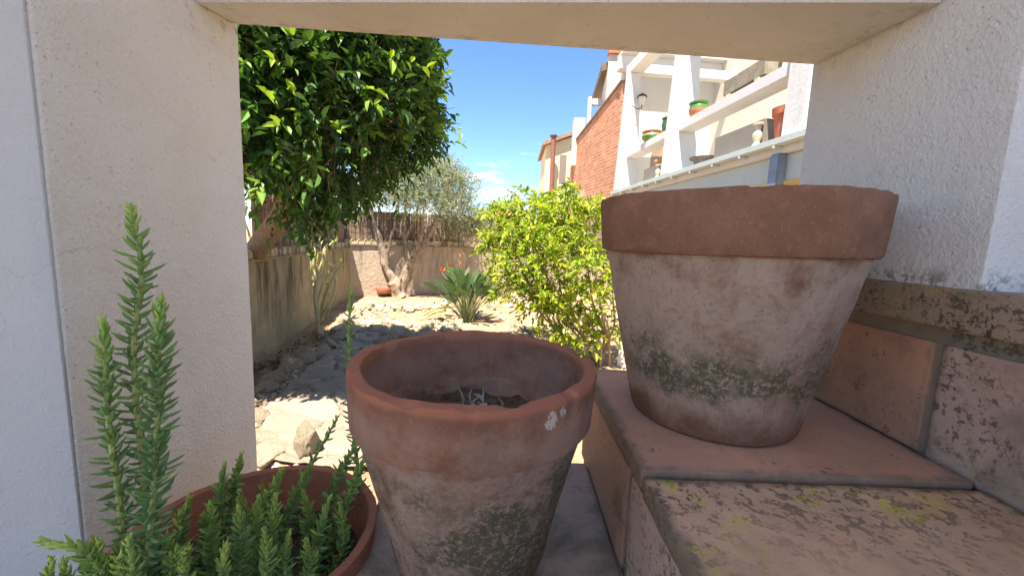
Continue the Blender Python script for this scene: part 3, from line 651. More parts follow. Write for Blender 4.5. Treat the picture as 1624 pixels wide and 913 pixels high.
for k, (b, tpx, y) in enumerate(low):
    if b is None:
        p0 = V(tpx[0], tpx[1], lp[2] + .155); p1 = p0 + V(random.gauss(0, .015), random.gauss(0, .015), y)
        shoot(sd, [p0, (p0 + p1) / 2 + RNG.normal(0, .004, 3), p1], 0.0155, 0.0016, 0.0052, 0.0022, bright=random.uniform(-.05, .3)); continue
    p0 = PY(b[0], b[1], y); p1 = PY(tpx[0], tpx[1], y + random.uniform(-.01, .01)); mid = (p0 + p1) / 2 + V(random.gauss(0, .006), random.gauss(0, .006), 0)
    r_ = p0[:2] - lp[:2]
    if np.linalg.norm(r_) > 0.13: p0[:2] = lp[:2] + r_ / np.linalg.norm(r_) * 0.13
    p0[2] = min(p0[2], lp[2] + 0.16) - 0.005
    bare = 0.35 if k == 17 else 0
    shoot(sd, [p0, mid, p1], 0.0165, 0.0015 if not bare else 0.004, 0.0054, 0.0026, bare=bare, bright=random.uniform(0.1, 0.36))

# ================================================================== GARDEN PLANTS
def twig_leaves(mb, P0, D0, nl, L, W, tw, tint_fn, spread=0.9, droop=0.25, stems=None, curl=0.15):
    """nl leaves along each twig (P0 start, D0 direction, tw length)"""
    n = len(P0); tt = np.tile(np.linspace(0.15, 1, nl), n); P0r = np.repeat(P0, nl, 0); Dr = np.repeat(nrm(D0), nl, 0); twr = np.repeat(np.broadcast_to(tw, n), nl)
    P = P0r + Dr * (tt * twr)[:, None] - V(0, 0, 1) * (droop * tt ** 2 * twr)[:, None]
    side = nrm(np.cross(Dr, RNG.normal(size=Dr.shape))); ang = np.tile(np.arange(nl) * 2.4, n)
    D = Dr * 0.75 + side * spread + RNG.normal(0, .25, Dr.shape) - V(0, 0, 0.25)
    N = V(0, 0, 1) * 0.9 + Dr * 0.2 + RNG.normal(0, .35, Dr.shape)
    tint = tint_fn(tt, np.repeat(RNG.random(n), nl), n * nl)
    lv = RNG.uniform(.5, 1.22, n * nl); leaves(mb, P, D, N, L * lv, W * lv * RNG.uniform(.8, 1.15, n * nl), np.clip(tint, 0, 1), curl=curl * RNG.uniform(0, 2, n * nl))
    if stems is not None:
        for i in range(0, n, 3):
            stems.tube([P0[i] - D0[i] * 0.1, P0[i] + nrm(D0[i]) * np.broadcast_to(tw, n)[i]], [0.004, 0.002], 4, cap=False)

# ---- clipped ficus on the left
fb = empty('ficus_tree', (-3.15, 4.45, 0), 'dense dark green clipped ficus with glossy leaves on a leaning trunk', 'tree')
C, HX, HY, HZ = V(-2.02, 3.30, H + 1.12), 1.18, 0.82, 1.00
n = 6000
d = nrm(RNG.normal(size=(n, 3))); pw = 5.0
rr = (np.abs(d[:, 0] / HX) ** pw + np.abs(d[:, 1] / HY) ** pw + np.abs(d[:, 2] / HZ) ** pw) ** (-1 / pw)
lump = np.array([mnoise.noise(tuple(q * 3.0)) * 0.10 + mnoise.noise(tuple(q * 7)) * 0.06 for q in d])
rr = rr * (1 - RNG.exponential(0.07, n) + lump)
P0 = C + d * rr[:, None]
keep = (P0[:, 2] > H + 0.26 + 0.20 * np.clip((-1.75 - P0[:, 0]) / .25, 0, 1) + 0.55 * np.clip((P0[:, 0] + 1.75) / .8, 0, 1)) & ((P0[:, 1] < 4.3) | (RNG.random(n) < 0.5))
P0 = P0[keep]; d = d[keep]
D0 = d + V(0, 0, 0.25) + RNG.normal(0, 0.4, d.shape)
mb = MB(); sb = MB()
def ft(tt, tw, n): return 0.22 + 0.25 * tw + 0.25 * tt + (tw > 0.86) * 0.5 * tt + RNG.normal(0, .08, n)
twig_leaves(mb, P0, D0, 9, 0.090, 0.042, RNG.uniform(.12, .26, len(P0)), ft, stems=sb)
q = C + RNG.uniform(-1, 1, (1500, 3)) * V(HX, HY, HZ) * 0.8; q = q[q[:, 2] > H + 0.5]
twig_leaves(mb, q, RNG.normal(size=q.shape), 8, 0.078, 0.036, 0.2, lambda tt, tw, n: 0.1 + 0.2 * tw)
# hanging sprays under the front of the crown
hs = np.array([PY(u, v, y) for u, v, y in ((470, 262, 2.75), (485, 285, 2.8), (505, 280, 2.8), (520, 285, 2.9), (520, 270, 3.0), (490, 250, 2.6), (545, 260, 3.1), (478, 300, 2.85), (600, 255, 3.3), (570, 262, 3.2), (495, 300, 2.75), (482, 308, 2.8), (640, 235, 3.5), (550, 280, 3.1))])
hs = np.repeat(hs, 8, 0) + RNG.normal(0, .06, (112, 3))
twig_leaves(mb, hs, V(0, -.2, -1) + RNG.normal(0, .35, hs.shape), 9, 0.078, 0.036, 0.24, lambda tt, tw, n: 0.35 + 0.3 * tw, stems=sb)
ix = RNG.choice(len(P0), 110, replace=False); ix = ix[(d[ix, 1] < .35)]
twig_leaves(mb, P0[ix] + d[ix] * .08, d[ix] + V(0, -.1, .35) + RNG.normal(0, .35, (len(ix), 3)), 11, 0.085, 0.040, RNG.uniform(.22, .40, len(ix)), lambda tt, tw, n: 0.45 + 0.35 * tt + 0.3 * tw, stems=sb)
crn = mb.build('crown', M_FICUS, fb)
tk = MB()
tk.tube(spline([(-3.15, 4.45, -0.05), (-3.05, 4.40, 0.5), PY(402, 408, 4.15), PY(452, 330, 3.85), (-2.05, 3.75, H + 0.7), (-2.0, 3.7, H + 1.5)], 22), np.linspace(0.145, 0.06, 22), 14)
for i in range(26):
    a = random.uniform(0, 6.28); p0 = V(-2.0, 3.6, H + random.uniform(.45, 1.3)); p1 = C + V(math.cos(a) * 1.0, math.sin(a) * 0.95, random.uniform(-.9, 1.1))
    tk.tube(spline([p0, (p0 + p1) / 2 + V(0, 0, 0.12), p1], 8), np.linspace(0.035, 0.008, 8), 6)
tk.merge(sb).build('trunk', M_BARK_FICUS, fb)

# ---- old olive tree by the back wall
Yo = 8.7
ob = PZ(630, 472, -H); ot = empty('olive_tree', ob, 'old olive tree with a gnarled forked trunk and silvery crown', 'tree')
tk = MB()
def limb(px, r0, r1, n=44, knob=0.0):
    pts = spline([PY(*q) for q in px], n); pts = pts + np.array([[mnoise.noise(tuple(p * 4)) * .03 for _ in range(3)] for p in pts])
    rad = np.linspace(r0, r1, n) * (1 + knob * 0.6 * np.array([mnoise.noise(tuple(p * 4)) + .5 * mnoise.noise(tuple(p * 9)) for p in pts])); tk.tube(pts, rad * np.linspace(.72, .5, n), 14)
limb(((628, 478, Yo), (626, 455, Yo), (622, 440, Yo), (610, 415, Yo), (603, 385, Yo), (592, 345, Yo), (582, 305, 8.8), (585, 270, 8.8)), 0.20, 0.06, knob=.9)
limb(((640, 478, Yo), (640, 455, Yo), (647, 425, Yo), (662, 400, Yo), (684, 365, Yo), (700, 335, 8.6), (712, 300, 8.6), (716, 270, 8.6)), 0.20, 0.05, knob=.8)
limb(((634, 470, 8.62), (632, 458, 8.60), (636, 440, 8.62)), 0.17, 0.10, knob=1.2)
limb(((612, 420, Yo), (618, 385, Yo), (628, 350, Yo), (632, 320, Yo)), 0.07, 0.03)
limb(((652, 410, Yo), (644, 385, Yo), (642, 350, 8.6), (645, 310, 8.5), (650, 280, 8.5)), 0.075, 0.03)
limb(((645, 375, 8.6), (656, 350, 8.55), (664, 320, 8.5), (672, 285, 8.4)), 0.05, 0.025)
limb(((655, 405, 8.65), (668, 375, 8.5), (672, 340, 8.4), (676, 300, 8.4)), 0.07, 0.03)
limb(((690, 355, 8.65), (720, 330, 8.8), (740, 310, 8.9)), 0.05, 0.02)
mb = MB(); sb = MB()
blobs = [(700, 285, 8.6, 0.52, 0.42), (665, 285, 8.4, 0.45, 0.45), (735, 300, 8.8, 0.40, 0.36), (625, 300, 8.6, 0.5, 0.4), (590, 300, 8.8, .5, .4), (650, 320, 8.4, 0.4, 0.25), (745, 345, 8.9, 0.33, 0.32), (720, 330, 8.5, 0.42, 0.3), (700, 265, 8.8, .4, .25), (760, 365, 9.0, 0.28, 0.25), (725, 365, 9.0, 0.3, 0.22), (690, 320, 8.3, .4, .25), (775, 345, 9.0, .2, .2)]
for (u, v, y, rx, rz) in blobs:
    c = PY(u, v, y); n = int(400 * rx * rz / 0.2)
    dd = nrm(RNG.normal(size=(n, 3))) * (RNG.random((n, 1)) ** 0.4) * V(rx, rx, rz)
    p = c + dd; D0 = nrm(dd) * 0.6 + V(0, 0, 0.25) + RNG.normal(0, .5, dd.shape)
    nl = 13; tt = np.tile(np.linspace(0, 1, nl), n); Pr = np.repeat(p, nl, 0); Dr = np.repeat(nrm(D0), nl, 0)
    P = Pr + Dr * (tt * 0.22)[:, None] - V(0, 0, 1) * (0.05 * tt ** 2)[:, None]
    D = Dr * 0.8 + nrm(np.cross(Dr, RNG.normal(size=Dr.shape))) * 0.7
    diamonds(mb, P, D, V(0, 0, 1) + RNG.normal(0, .7, Dr.shape), RNG.uniform(.04, .065, len(P)), RNG.uniform(.009, .015, len(P)), np.clip(RNG.normal(.5, .25, len(P)), 0, 1))
    for i in range(0, n, 2): sb.tube([p[i] - nrm(D0[i]) * .12, p[i] + nrm(D0[i]) * .2], [0.005, 0.002], 3, cap=False)
mb.build('crown', M_OLIVE, ot); tk.merge(sb).build('trunk', M_BARK_OLIVE, ot)

# ---- yellow-green citrus bush on the right
cb_ = PZ(955, 578, -H); ct = empty('citrus_bush', cb_, 'bright yellow green citrus bush with many thin stems', 'bush')
tk = MB(); tips = []
for (u1, v1, u2, v2, y2) in ((930, 500, 915, 380, 4.1), (905, 520, 860, 420, 4.2), (880, 520, 820, 440, 4.4), (955, 500, 950, 400, 4.2), (975, 510, 985, 400, 4.4), (940, 480, 930, 340, 4.6), (900, 500, 880, 350, 4.6), (860, 500, 800, 390, 4.8), (965, 520, 945, 430, 3.9), (920, 520, 900, 450, 4.0)):
    b0 = cb_ + V(random.uniform(-.2, .12), random.uniform(-.12, .12), 0); p1 = PY(u1, v1, (4.35 + y2) / 2); p2 = PY(u2, v2, y2)
    pts = spline([b0, (b0 + p1) / 2 + V(random.gauss(0, .04), 0, 0), p1, (p1 + p2) / 2 + V(random.gauss(0, .05), 0, 0), p2], 14)
    tk.tube(pts, np.linspace(0.018, 0.006, 14), 7); tips += [pts[8], pts[11], pts[13]]
mb = MB(); sb = MB()
cblobs = [(905, 340, 4.5, .38, .26), (850, 350, 4.6, .36, .25), (810, 375, 4.7, .32, .26), (945, 365, 4.4, .32, .28), (880, 400, 4.2, .42, .30), (820, 430, 4.5, .30, .22), (930, 430, 4.1, .34, .26), (880, 460, 4.2, .30, .18), (970, 420, 4.4, .25, .3), (840, 400, 4.2, .3, .24), (790, 350, 4.9, .2, .2), (900, 490, 4.2, .22, .10), (945, 480, 4.2, .2, .14), (850, 330, 4.9, .4, .2), (960, 520, 4.3, .2, .16), (900, 530, 4.3, .22, .12), (850, 480, 4.4, .22, .16), (785, 395, 4.8, .16, .2), (930, 545, 4.1, .14, .1), (880, 505, 4.1, .24, .16), (840, 455, 4.3, .24, .18), (920, 515, 4.5, .25, .16), (800, 450, 4.6, .16, .14)]
for (u, v, y, rx, rz) in cblobs:
    c = PY(u, v, y); n = int(95 * rx * rz / 0.09)
    dd = nrm(RNG.normal(size=(n, 3))) * (RNG.random((n, 1)) ** 0.4) * V(rx, rx, rz); p = c + dd
    D0 = nrm(dd) * 0.7 + V(-.1, -.2, 0.45) + RNG.normal(0, .4, dd.shape)
    twig_leaves(mb, p, D0, 8, 0.070, 0.034, RNG.uniform(.10, .2, n), lambda tt, tw, n: 0.10 + 0.45 * tw + 0.35 * tt + RNG.normal(0, .22, n), stems=sb, curl=.2)
mb.build('foliage', M_CITRUS, ct); tk.merge(sb).build('stems', M_BARK_CITRUS, ct)

# ---- bird of paradise
bb_ = PZ(740, 510, -H); bt = empty('strelitzia_plant', bb_, 'clump of long grey green leaves with orange bird of paradise flowers', 'strelitzia')
mb = MB(); pm = MB()
for i in range(70):
    a = random.uniform(0, 2 * np.pi); lean = abs(random.gauss(0.40, 0.30)); lean = min(lean, 1.0)
    b0 = bb_ + V(math.cos(a) * .10 * random.random(), math.sin(a) * .10 * random.random(), 0); out_ = V(math.cos(a), math.sin(a), 0)
    pl_ = random.uniform(0.40, 0.66); d0 = nrm(out_ * lean * .7 + V(0, 0, 1)); d1 = nrm(out_ * lean * 1.25 + V(0, 0, 1))
    p1 = b0 + d0 * pl_ * .5; p2 = p1 + d1 * pl_ * .5
    pm.tube(spline([b0, p1, p2], 7), np.linspace(0.012, 0.007, 7), 5)
    bl = random.uniform(0.26, 0.40)
    leaves(mb, np.array([p2]), np.array([d1 + out_ * .15]), np.array([V(0, 0, 1) - out_ * 0.9 + RNG.normal(0, .3, 3)]), bl, bl * random.uniform(.25, .34), np.array([np.clip(random.gauss(.4, .25), 0, 1)]), curl=random.uniform(.0, .25), fold=.3)
for q in range(5):                                   # a few fallen outer leaves on the ground
    a = random.uniform(2.4, 3.8); o_ = V(math.cos(a), math.sin(a), 0)
    leaves(mb, np.array([bb_ + o_ * .35 + V(0, 0, .2)]), np.array([o_ - V(0, 0, .15)]), np.array([V(0, 0, 1.0)]), .40, .10, np.array([.9]), curl=.2)
mb.build('foliage', M_STREL, bt); pm.build('leaf_stalks', simple('strelitzia_stalk', (0.24, 0.26, 0.13), .3, 20, .5), bt)
M_ORANGE = simple('orange_petal', (0.85, 0.24, 0.02), .15, 30, .5); M_SPATHE = simple('flower_spathe', (0.14, 0.2, 0.08), .3, 30, .5)
for (u, v) in ((729, 408), (731, 420), (702, 428), (712, 422)):
    p = PY(u, v, 6.55); b0 = bb_ + V(random.uniform(-.05, .05), random.uniform(-.05, .05), 0)
    s = MB().tube(spline([b0, (b0 * .4 + p * .6) + V(0, 0, .05), p - V(.02, 0, .03)], 9), 0.007, 5).build('flower_stalk', M_SPATHE, bt)
    fm = MB(); D = []
    for k in range(5): D.append(V(random.uniform(-.6, .6), random.uniform(-.5, .3), random.uniform(.5, 1.1)))
    leaves(fm, np.tile(p, (5, 1)) - V(0, 0, .02), np.array(D), RNG.normal(size=(5, 3)), .085, .026, 0.5, curl=.05)
    o = fm.build('flower', M_ORANGE, bt)

# ---- bare pale shrub against the left wall
rb_ = PZ(508, 532, -H); rt = empty('bare_shrub', rb_, 'thin pale green shrub with few leaves against the left garden wall', 'shrub')
tk = MB(); mb = MB(); yb = rb_[1]
def stick(px, r0, r1):
    pts = spline([PY(u, v, yb + dy) for u, v, dy in px], 12); tk.tube(pts, np.linspace(r0 * 1.9, r1 * 1.9, 12), 6)
    n = 16; ii = RNG.integers(5, 12, n); P = pts[ii]; leaves(mb, P, RNG.normal(size=(n, 3)) + V(0, 0, .3), RNG.normal(0, .5, (n, 3)) + V(0, 0, 1), RNG.uniform(.025, .055, n), .025, RNG.uniform(.4, 1, n))
stick(((508, 534, 0), (505, 500, 0), (500, 465, 0), (508, 430, 0), (515, 400, 0), (508, 378, 0)), .020, .010)
stick(((510, 530, 0), (512, 490, .0), (520, 460, -.1), (535, 430, -.1), (543, 420, -.1)), .014, .007)
stick(((506, 520, 0), (502, 470, 0), (496, 440, .1), (492, 405, .1)), .012, .006)
stick(((515, 400, 0), (526, 386, 0), (535, 380, 0)), .009, .005)
stick(((512, 500, 0), (524, 480, 0), (532, 455, 0), (530, 430, 0), (520, 415, 0)), .012, .006)
stick(((504, 480, 0), (512, 450, 0), (526, 425, 0), (540, 412, 0)), .009, .005)
stick(((509, 515, 0), (518, 505, -.1), (522, 490, -.1)), .010, .006)
stick(((507, 500, .05), (514, 470, .05), (522, 440, .05), (518, 418, .05)), .008, .004)
stick(((503, 450, .05), (497, 420, .05), (500, 398, .05), (494, 385, .05)), .008, .004)
stick(((510, 440, 0), (503, 418, 0), (505, 400, 0)), .007, .004)
tk.build('stems', M_STEM_PALE, rt); mb.build('foliage', M_CITRUS, rt)

# ---- yellow-green bush of the neighbour, over the wall
nb = PZ(392, 395, -H); nbp = V(-3.9, 5.6, 0); nt_ = empty('neighbour_bush', nbp, 'small yellow green bush beyond the wall left of the leaning trunk', 'bush')
mb = MB(); tk = MB(); n = 160; dd = nrm(RNG.normal(size=(n, 3))) * (RNG.random((n, 1)) ** .4) * V(.5, .5, .55); pc = PY(396, 338, 5.6)
twig_leaves(mb, pc + dd, dd + V(0, 0, .3), 7, .07, .034, .16, lambda tt, tw, n: .4 + .4 * tw, stems=tk)
for k in range(4): tk.tube(spline([nbp + V(random.gauss(0, .05), 0, 0), (nbp + pc) / 2 + V(random.gauss(0, .1), 0, 0), pc + V(random.gauss(0, .2), 0, .1)], 6), np.linspace(.03, .01, 6), 6)
mb.build('foliage', M_CITRUS, nt_); tk.build('stems', M_BARK_CITRUS, nt_)

# ================================================================== STONES
def rockmat(name, a, b, c_):
    m = Mat(name, 0.92, 0.15); n = m.noise(9, 7, 0.7, 0.3, vec=m.map(loc=(0, 0, 0)))
    r_ = m.rnd(); f = m.add(m.mul(n, 0.75), m.mul(r_, 0.25)); m.color(m.ramp(f, [(0.25, a), (0.5, b), (0.8, c_)])); m.bump(m.noise(16, 8, 0.75), 0.05); return m.m
M_ROCK_P = rockmat('pale_limestone', (0.32, 0.25, 0.16), (0.54, 0.46, 0.34), (0.66, 0.59, 0.47))
M_ROCK_G = rockmat('grey_limestone', (0.29, 0.22, 0.15), (0.47, 0.375, 0.27), (0.58, 0.48, 0.36))
def rock_mesh(seed, mat):
    bm = bmesh.new(); bmesh.ops.create_icosphere(bm, subdivisions=4, radius=0.5)
    rs = np.random.default_rng(seed); pl_ = nrm(rs.normal(size=(13, 3))); dd = rs.uniform(.26, .44, 13)
    for v in bm.verts:
        p = np.array(v.co)
        for n_, d_ in zip(pl_, dd):
            k = p @ n_ - d_
            if k > 0: p = p - n_ * k * 0.97
        p = p * (1 + 0.20 * mnoise.noise(tuple(p * 2.6 + seed)) + 0.08 * mnoise.noise(tuple(p * 8 + seed)) + 0.05 * mnoise.noise(tuple(p * 19 + seed)))
        v.co = p
    me = bpy.data.meshes.new('rock'); bm.to_mesh(me); bm.free()
    me.polygons.foreach_set('use_smooth', [True] * len(me.polygons)); me.set_sharp_from_angle(angle=R(28)); me.materials.append(mat); return me
RP = [rock_mesh(i + 1, M_ROCK_P) for i in range(7)]; RG = [rock_mesh(i + 31, M_ROCK_G) for i in range(6)]
def rock(p, s, ms, label, group, flat=.75):
    o = bpy.data.objects.new('rock', random.choice(ms)); COL.objects.link(o)
    sx, sy, sz = s * random.uniform(.8, 1.3), s * random.uniform(.75, 1.15), s * flat * random.uniform(.8, 1.2)
    o.location = (float(p[0]), float(p[1]), float(sz * 0.17)); o.scale = (sx, sy, sz); o.rotation_euler = (random.uniform(-.3, .3), random.uniform(-.3, .3), random.uniform(0, 6.28))
    tag(o, label, 'rock', group); return o
def rock_row(px, n, s, ms, label, group, jit=.05, flat=.75, rows=1, dv=8):
    for r_ in range(rows):
        pts = spline([PZ(u, v + r_ * dv, -H) for u, v in px], n)
        for p in pts: rock(p + RNG.normal(0, jit, 3), s * random.uniform(.7, 1.3), ms, label, group, flat)
rock_row(((562, 490), (590, 484), (625, 488), (660, 489), (695, 486)), 17, .23, RP, 'pale limestone in the border at the foot of the olive tree', 'pale rocks round the olive tree', .06, rows=2, dv=5)
rock_row(((560, 500), (552, 512), (560, 524), (590, 524), (640, 520), (690, 522), (742, 519)), 24, .20, RP, 'pale limestone in the rubble border in front of the sandy bed', 'pale rocks in front of the sandy bed', .07, rows=3, dv=7)
rock_row(((700, 480), (720, 492), (752, 505), (772, 490)), 8, .20, RP, 'pale limestone around the foot of the bird of paradise', 'pale rocks by the bird of paradise', .06)
rock_row(((408, 628), (438, 606), (470, 582), (500, 566), (528, 548), (546, 530), (556, 515)), 15, .22, RG, 'grey rock in the row on the wall side of the flagstone path', 'grey rocks edging the path by the wall', .04, .8)
rock_row(((402, 665), (412, 640), (425, 612)), 3, .26, RG, 'rounded grey boulder at the near left edge of the flagstone path', 'grey boulders near the path', .05, .6)
rock_row(((590, 690), (583, 640), (578, 600), (588, 572), (600, 556)), 7, .17, RG, 'grey rock in the row on the pot side of the flagstone path', 'grey rocks edging the path by the pots', .04, .8)
rock_row(((596, 548), (625, 541), (652, 538)), 6, .22, RG, 'dark grey rock in shade before the rubble border', 'grey rocks at the end of the path', .05, .8)
rock_row(((800, 520), (840, 530), (870, 525), (860, 500), (820, 478), (800, 490)), 12, .19, RP, 'pale limestone lying on the ground left of the citrus bush', 'pale rocks by the citrus bush', .12)
# one upright yellowish stone and sunlit slabs at the near end of the path
def big_rock(u, v, s, z, label, ms, mi, rz):
    p = PZ(u, v, -H); o = bpy.data.objects.new('rock', ms[mi]); COL.objects.link(o); o.scale = s; o.location = (float(p[0]), float(p[1]), z); o.rotation_euler = (0.1, 0.1, rz)
    tag(o, label, 'rock')
big_rock(487, 722, (.17, .19, .36), .09, 'upright yellowish stone at the near end of the flagstone path', RP, 2, .6)
big_rock(425, 728, (.40, .30, .12), .03, 'flat pale sunlit stone beside the white pier', RP, 4, 1.6)
big_rock(415, 705, (.26, .2, .14), .04, 'low rounded pale stone behind the flat sunlit stone', RP, 5, .6)
# loose rubble and grit between the stones: uncountable
def scatter(name, zones, mat, label, smin, smax):
    mb = MB(); ico = [(0, 0, 1), (.9, 0, .2), (.3, .85, .25), (-.7, .5, .15), (-.75, -.5, .25), (.25, -.9, .15), (.1, .1, -.8)]
    fc = [(0, 1, 2), (0, 2, 3), (0, 3, 4), (0, 4, 5), (0, 5, 1), (6, 2, 1), (6, 3, 2), (6, 4, 3), (6, 5, 4), (6, 1, 5)]; ico = np.array(ico)
    for (u0, v0, u1, v1, wd, cnt) in zones:
        for _ in range(cnt):
            k = random.random(); p = PZ(u0 + (u1 - u0) * k, v0 + (v1 - v0) * k + random.gauss(0, wd), -H); p = p + V(random.gauss(0, .07), random.gauss(0, .07), 0)
            sz = smin + (smax - smin) * random.random() ** 2.5; rot = np.array(Matrix.Rotation(random.uniform(0, 6.28), 3, 'Z') @ Matrix.Rotation(random.uniform(-.5, .5), 3, 'X'))
            q = (ico * RNG.uniform(.7, 1.25, (7, 3)) * V(1, .85, .6)) @ rot.T * sz; mb.add(q + p + V(0, 0, sz * .2), fc, random.random())
    return tag(mb.build(name, mat, smooth=False), label, kind='stuff')
def gravmat(name, st): 
    m = Mat(name, .95, .1); m.color(m.mix(.4, m.ramp(m.tint(), st), m.ramp(m.noise(30, 5, .7), st))); m.bump(m.noise(60, 5, .7), .006); return m.m
scatter('rubble', [(555, 490, 700, 488, 5, 260), (550, 512, 745, 518, 8, 700), (700, 485, 760, 505, 8, 160), (790, 520, 880, 520, 14, 260), (430, 725, 520, 735, 14, 90), (600, 530, 760, 535, 9, 260)], gravmat('pale_rubble', [(.1, (.34, .26, .17)), (.5, (.50, .42, .30)), (.9, (.64, .57, .45))]), 'loose pale limestone rubble round the borders', .012, .055)
scatter('grit', [(405, 640, 545, 535, 9, 420), (575, 690, 605, 545, 8, 300), (405, 660, 440, 600, 10, 90), (600, 548, 660, 540, 6, 120)], gravmat('grey_grit', [(.1, (.24, .18, .12)), (.5, (.40, .315, .23)), (.9, (.52, .43, .32))]), 'loose grey stones and grit along the flagstone path', .010, .050)
# leaf litter under the ficus
ll = MB(); n = 420
q = np.array([PZ(u, v, -H) for u, v in zip(*(lambda a, b: (400 + a * 150 - b * 12, 612 - a * 95 + (b - .5) * 46))(RNG.random(n), RNG.random(n)))])
leaves(ll, q + V(0, 0, .025) + RNG.normal(0, .012, (n, 3)), RNG.normal(size=(n, 3)) * V(1, 1, .25), V(0, 0, 1) + RNG.normal(0, .5, (n, 3)), .055, .026, RNG.random(n))
m = Mat('dry_leaf', .85, .2); m.color(m.ramp(m.tint(), [(0, (.16, .09, .045)), (.6, (.34, .21, .11)), (1, (.48, .36, .2))])); M_LITTER = m.m
tag(ll.build('leaf_litter', M_LITTER), 'dry brown leaves scattered beside the path', 'leaf litter', kind='stuff')
# terracotta saucer at the olive's foot
sp_ = PZ(611, 470, -H); t = MB().lathe([(0, .1), (.13, .1), (.15, .11), (.19, .21), (.20, .21), (.205, .19), (.17, .09), (0, .08)][::-1], 32, (sp_[0], sp_[1], 0)).build('plant_saucer', M_POT_LEFT, loc=(sp_[0], sp_[1], 0))
tag(t, 'shallow terracotta dish on the ground beside the olive trunk', 'plant dish')

# ================================================================== TERRACED HOUSE ON THE RIGHT
TA, TB = PZ(1270, 212, 1.6), PZ(980, 303, 1.6)
E1 = TB - TA; TL = np.linalg.norm(E1[:2]); E1 = V(E1[0], E1[1], 0) / TL; E2 = V(-E1[1], E1[0], 0) * -1
if E2[0] < 0: E2 = -E2
def TP(s, t, z): return V(TA[0], TA[1], 0) + E1 * s + E2 * t + V(0, 0, z + H)
def obox(mb, s0, s1, t0, t1, z0, z1, taper=None):
    k = taper or (0, 0)
    mb.hexa([TP(s0 - k[0], t0 - k[1], z0), TP(s0 - k[0], t1 + k[1], z0), TP(s1 + k[0], t1 + k[1], z0), TP(s1 + k[0], t0 - k[1], z0), TP(s0, t0, z1), TP(s0, t1, z1), TP(s1, t1, z1), TP(s1, t0, z1)]); return mb
def s_of(u, v, z=1.6):            # distance along the terrace edge of a pixel on its plane
    d = ray(u, v)[:2]; a = np.array([[d[0], -E1[0]], [d[1], -E1[1]]]); k = np.linalg.solve(a, TA[:2]); return k[1]
def z_on(u, v):
    d = ray(u, v); a = np.array([[d[0], -E1[0]], [d[1], -E1[1]]]); k = np.linalg.solve(a, TA[:2]); return d[2] * k[0]
th = empty('terrace_house', TP(TL / 2, 1.5, -H), 'white house with an open first floor terrace of sloping pillars and rails', 'house')
def plaster(name, a, b, st=0.3):
    m = Mat(name, 0.9, 0.1); c = m.mix(m.noise(2, 5), a, b); c = m.mix(m.mul(m.range(m.noise(5, 7, .7, vec=m.map((1, 1, .25))), .55, .75), st), c, (0.35, 0.31, 0.25)); m.color(c); m.bump(m.noise(25, 5), .0035); return m.m
M_TW = plaster('terrace_white', (0.60, 0.595, 0.58), (0.53, 0.52, 0.50), 0.6); M_TC = plaster('house_cream', (0.62, 0.58, 0.50), (0.56, 0.52, 0.44), .2); M_TY = plaster('cream_yellow_wall', (0.76, 0.66, 0.42), (0.70, 0.60, 0.38), .1)
M_GUT = plaster('gutter_green_white', (0.47, 0.52, 0.49), (0.40, 0.44, 0.42), .6); M_PIPE = simple('blue_grey_metal', (0.17, 0.21, 0.27), .15, 6, .5); M_CONC = plaster('trough_concrete', (0.25, 0.22, 0.185), (0.18, 0.16, 0.135), .4)
s3, s2, s1 = s_of(1258, 207), s_of(1060, 280), s_of(983, 301)
DE = 3.4                                                         # terrace depth
obox(MB(), -3, TL + .3, .0, DE, 1.40, 1.60).build('deck', M_TW, th, bevel=.01)
obox(MB(), -3, TL + .3, -.14, -.003, 1.50, 1.603).build('gutter', M_GUT, th, bevel=.012)
obox(MB(), -3, TL + .3, .10, .32, 1.02, 1.397).build('edge_beam', M_GUT, th, bevel=.01)
for s_ in np.arange(0.3, TL, .75):
    obox(MB(), s_, s_ + .03, -.15, .10, 1.46, 1.497).build('gutter_bracket', M_GUT, th)
lw = MB(); obox(lw, -3, TL + .3, .8, 1.0, -H, 1.398); lw.build('ground_floor_wall', M_TY, th)
for s_, ww, dd, k in ((s3, .36, .40, .02), (s2, .26, .42, .08), (s1, .30, .34, .09)):
    pm_ = MB(); obox(pm_, s_ - ww / 2, s_ + ww / 2, .0, dd, 1.602, 5.0, (k, k * 1.4)); pm_.build('pillar', M_TW, th, bevel=.015)
zr0, zr1 = 2.53, 2.72
obox(MB(), s3 + .2, s2 - .2, .05, .42, zr0, zr1).build('rail', M_TW, th, bevel=.01); obox(MB(), s2 + .2, s1 - .23, .05, .42, zr0, zr1).build('rail', M_TW, th, bevel=.01)
obox(MB(), -3, s3 - .22, .05, .42, zr0, zr1).build('rail', M_TW, th, bevel=.01)
obox(MB(), -3, s1 + .23, .02, .40, 5.003, 5.30).build('top_beam', M_TW, th, bevel=.01)
for s_ in (s3, s2, s1):
    obox(MB(), s_ - .12, s_ + .12, .402, DE, 5.02, 5.28).build('cross_beam', M_TW, th, bevel=.01)
# long wall of the house behind the terrace, and the end wall that faces the viewer
obox(MB(), -3, TL + .9, DE + .002, DE + .3, 1.2, 8.0).build('house_wall', M_TC, th)
obox(MB(), TL + .9, TL + 1.2, .25, DE + .3, -H, 7.3).build('end_wall', M_TC, th)
obox(MB(), TL + .55, TL + .898, -.0, DE, 5.45, 5.85).build('balcony_band', M_TW, th, bevel=.01)
obox(MB(), TL + .3, TL + .9, -.0, DE, 5.853, 5.95).build('eave_slab', M_TW, th, bevel=.01)
obox(MB(), TL + .85, TL + 1.25, .25, DE + .35, 7.302, 7.40).build('roof_tiles', simple('red_roof_edge', (.42, .15, .09), .25, 12), th, bevel=.01)
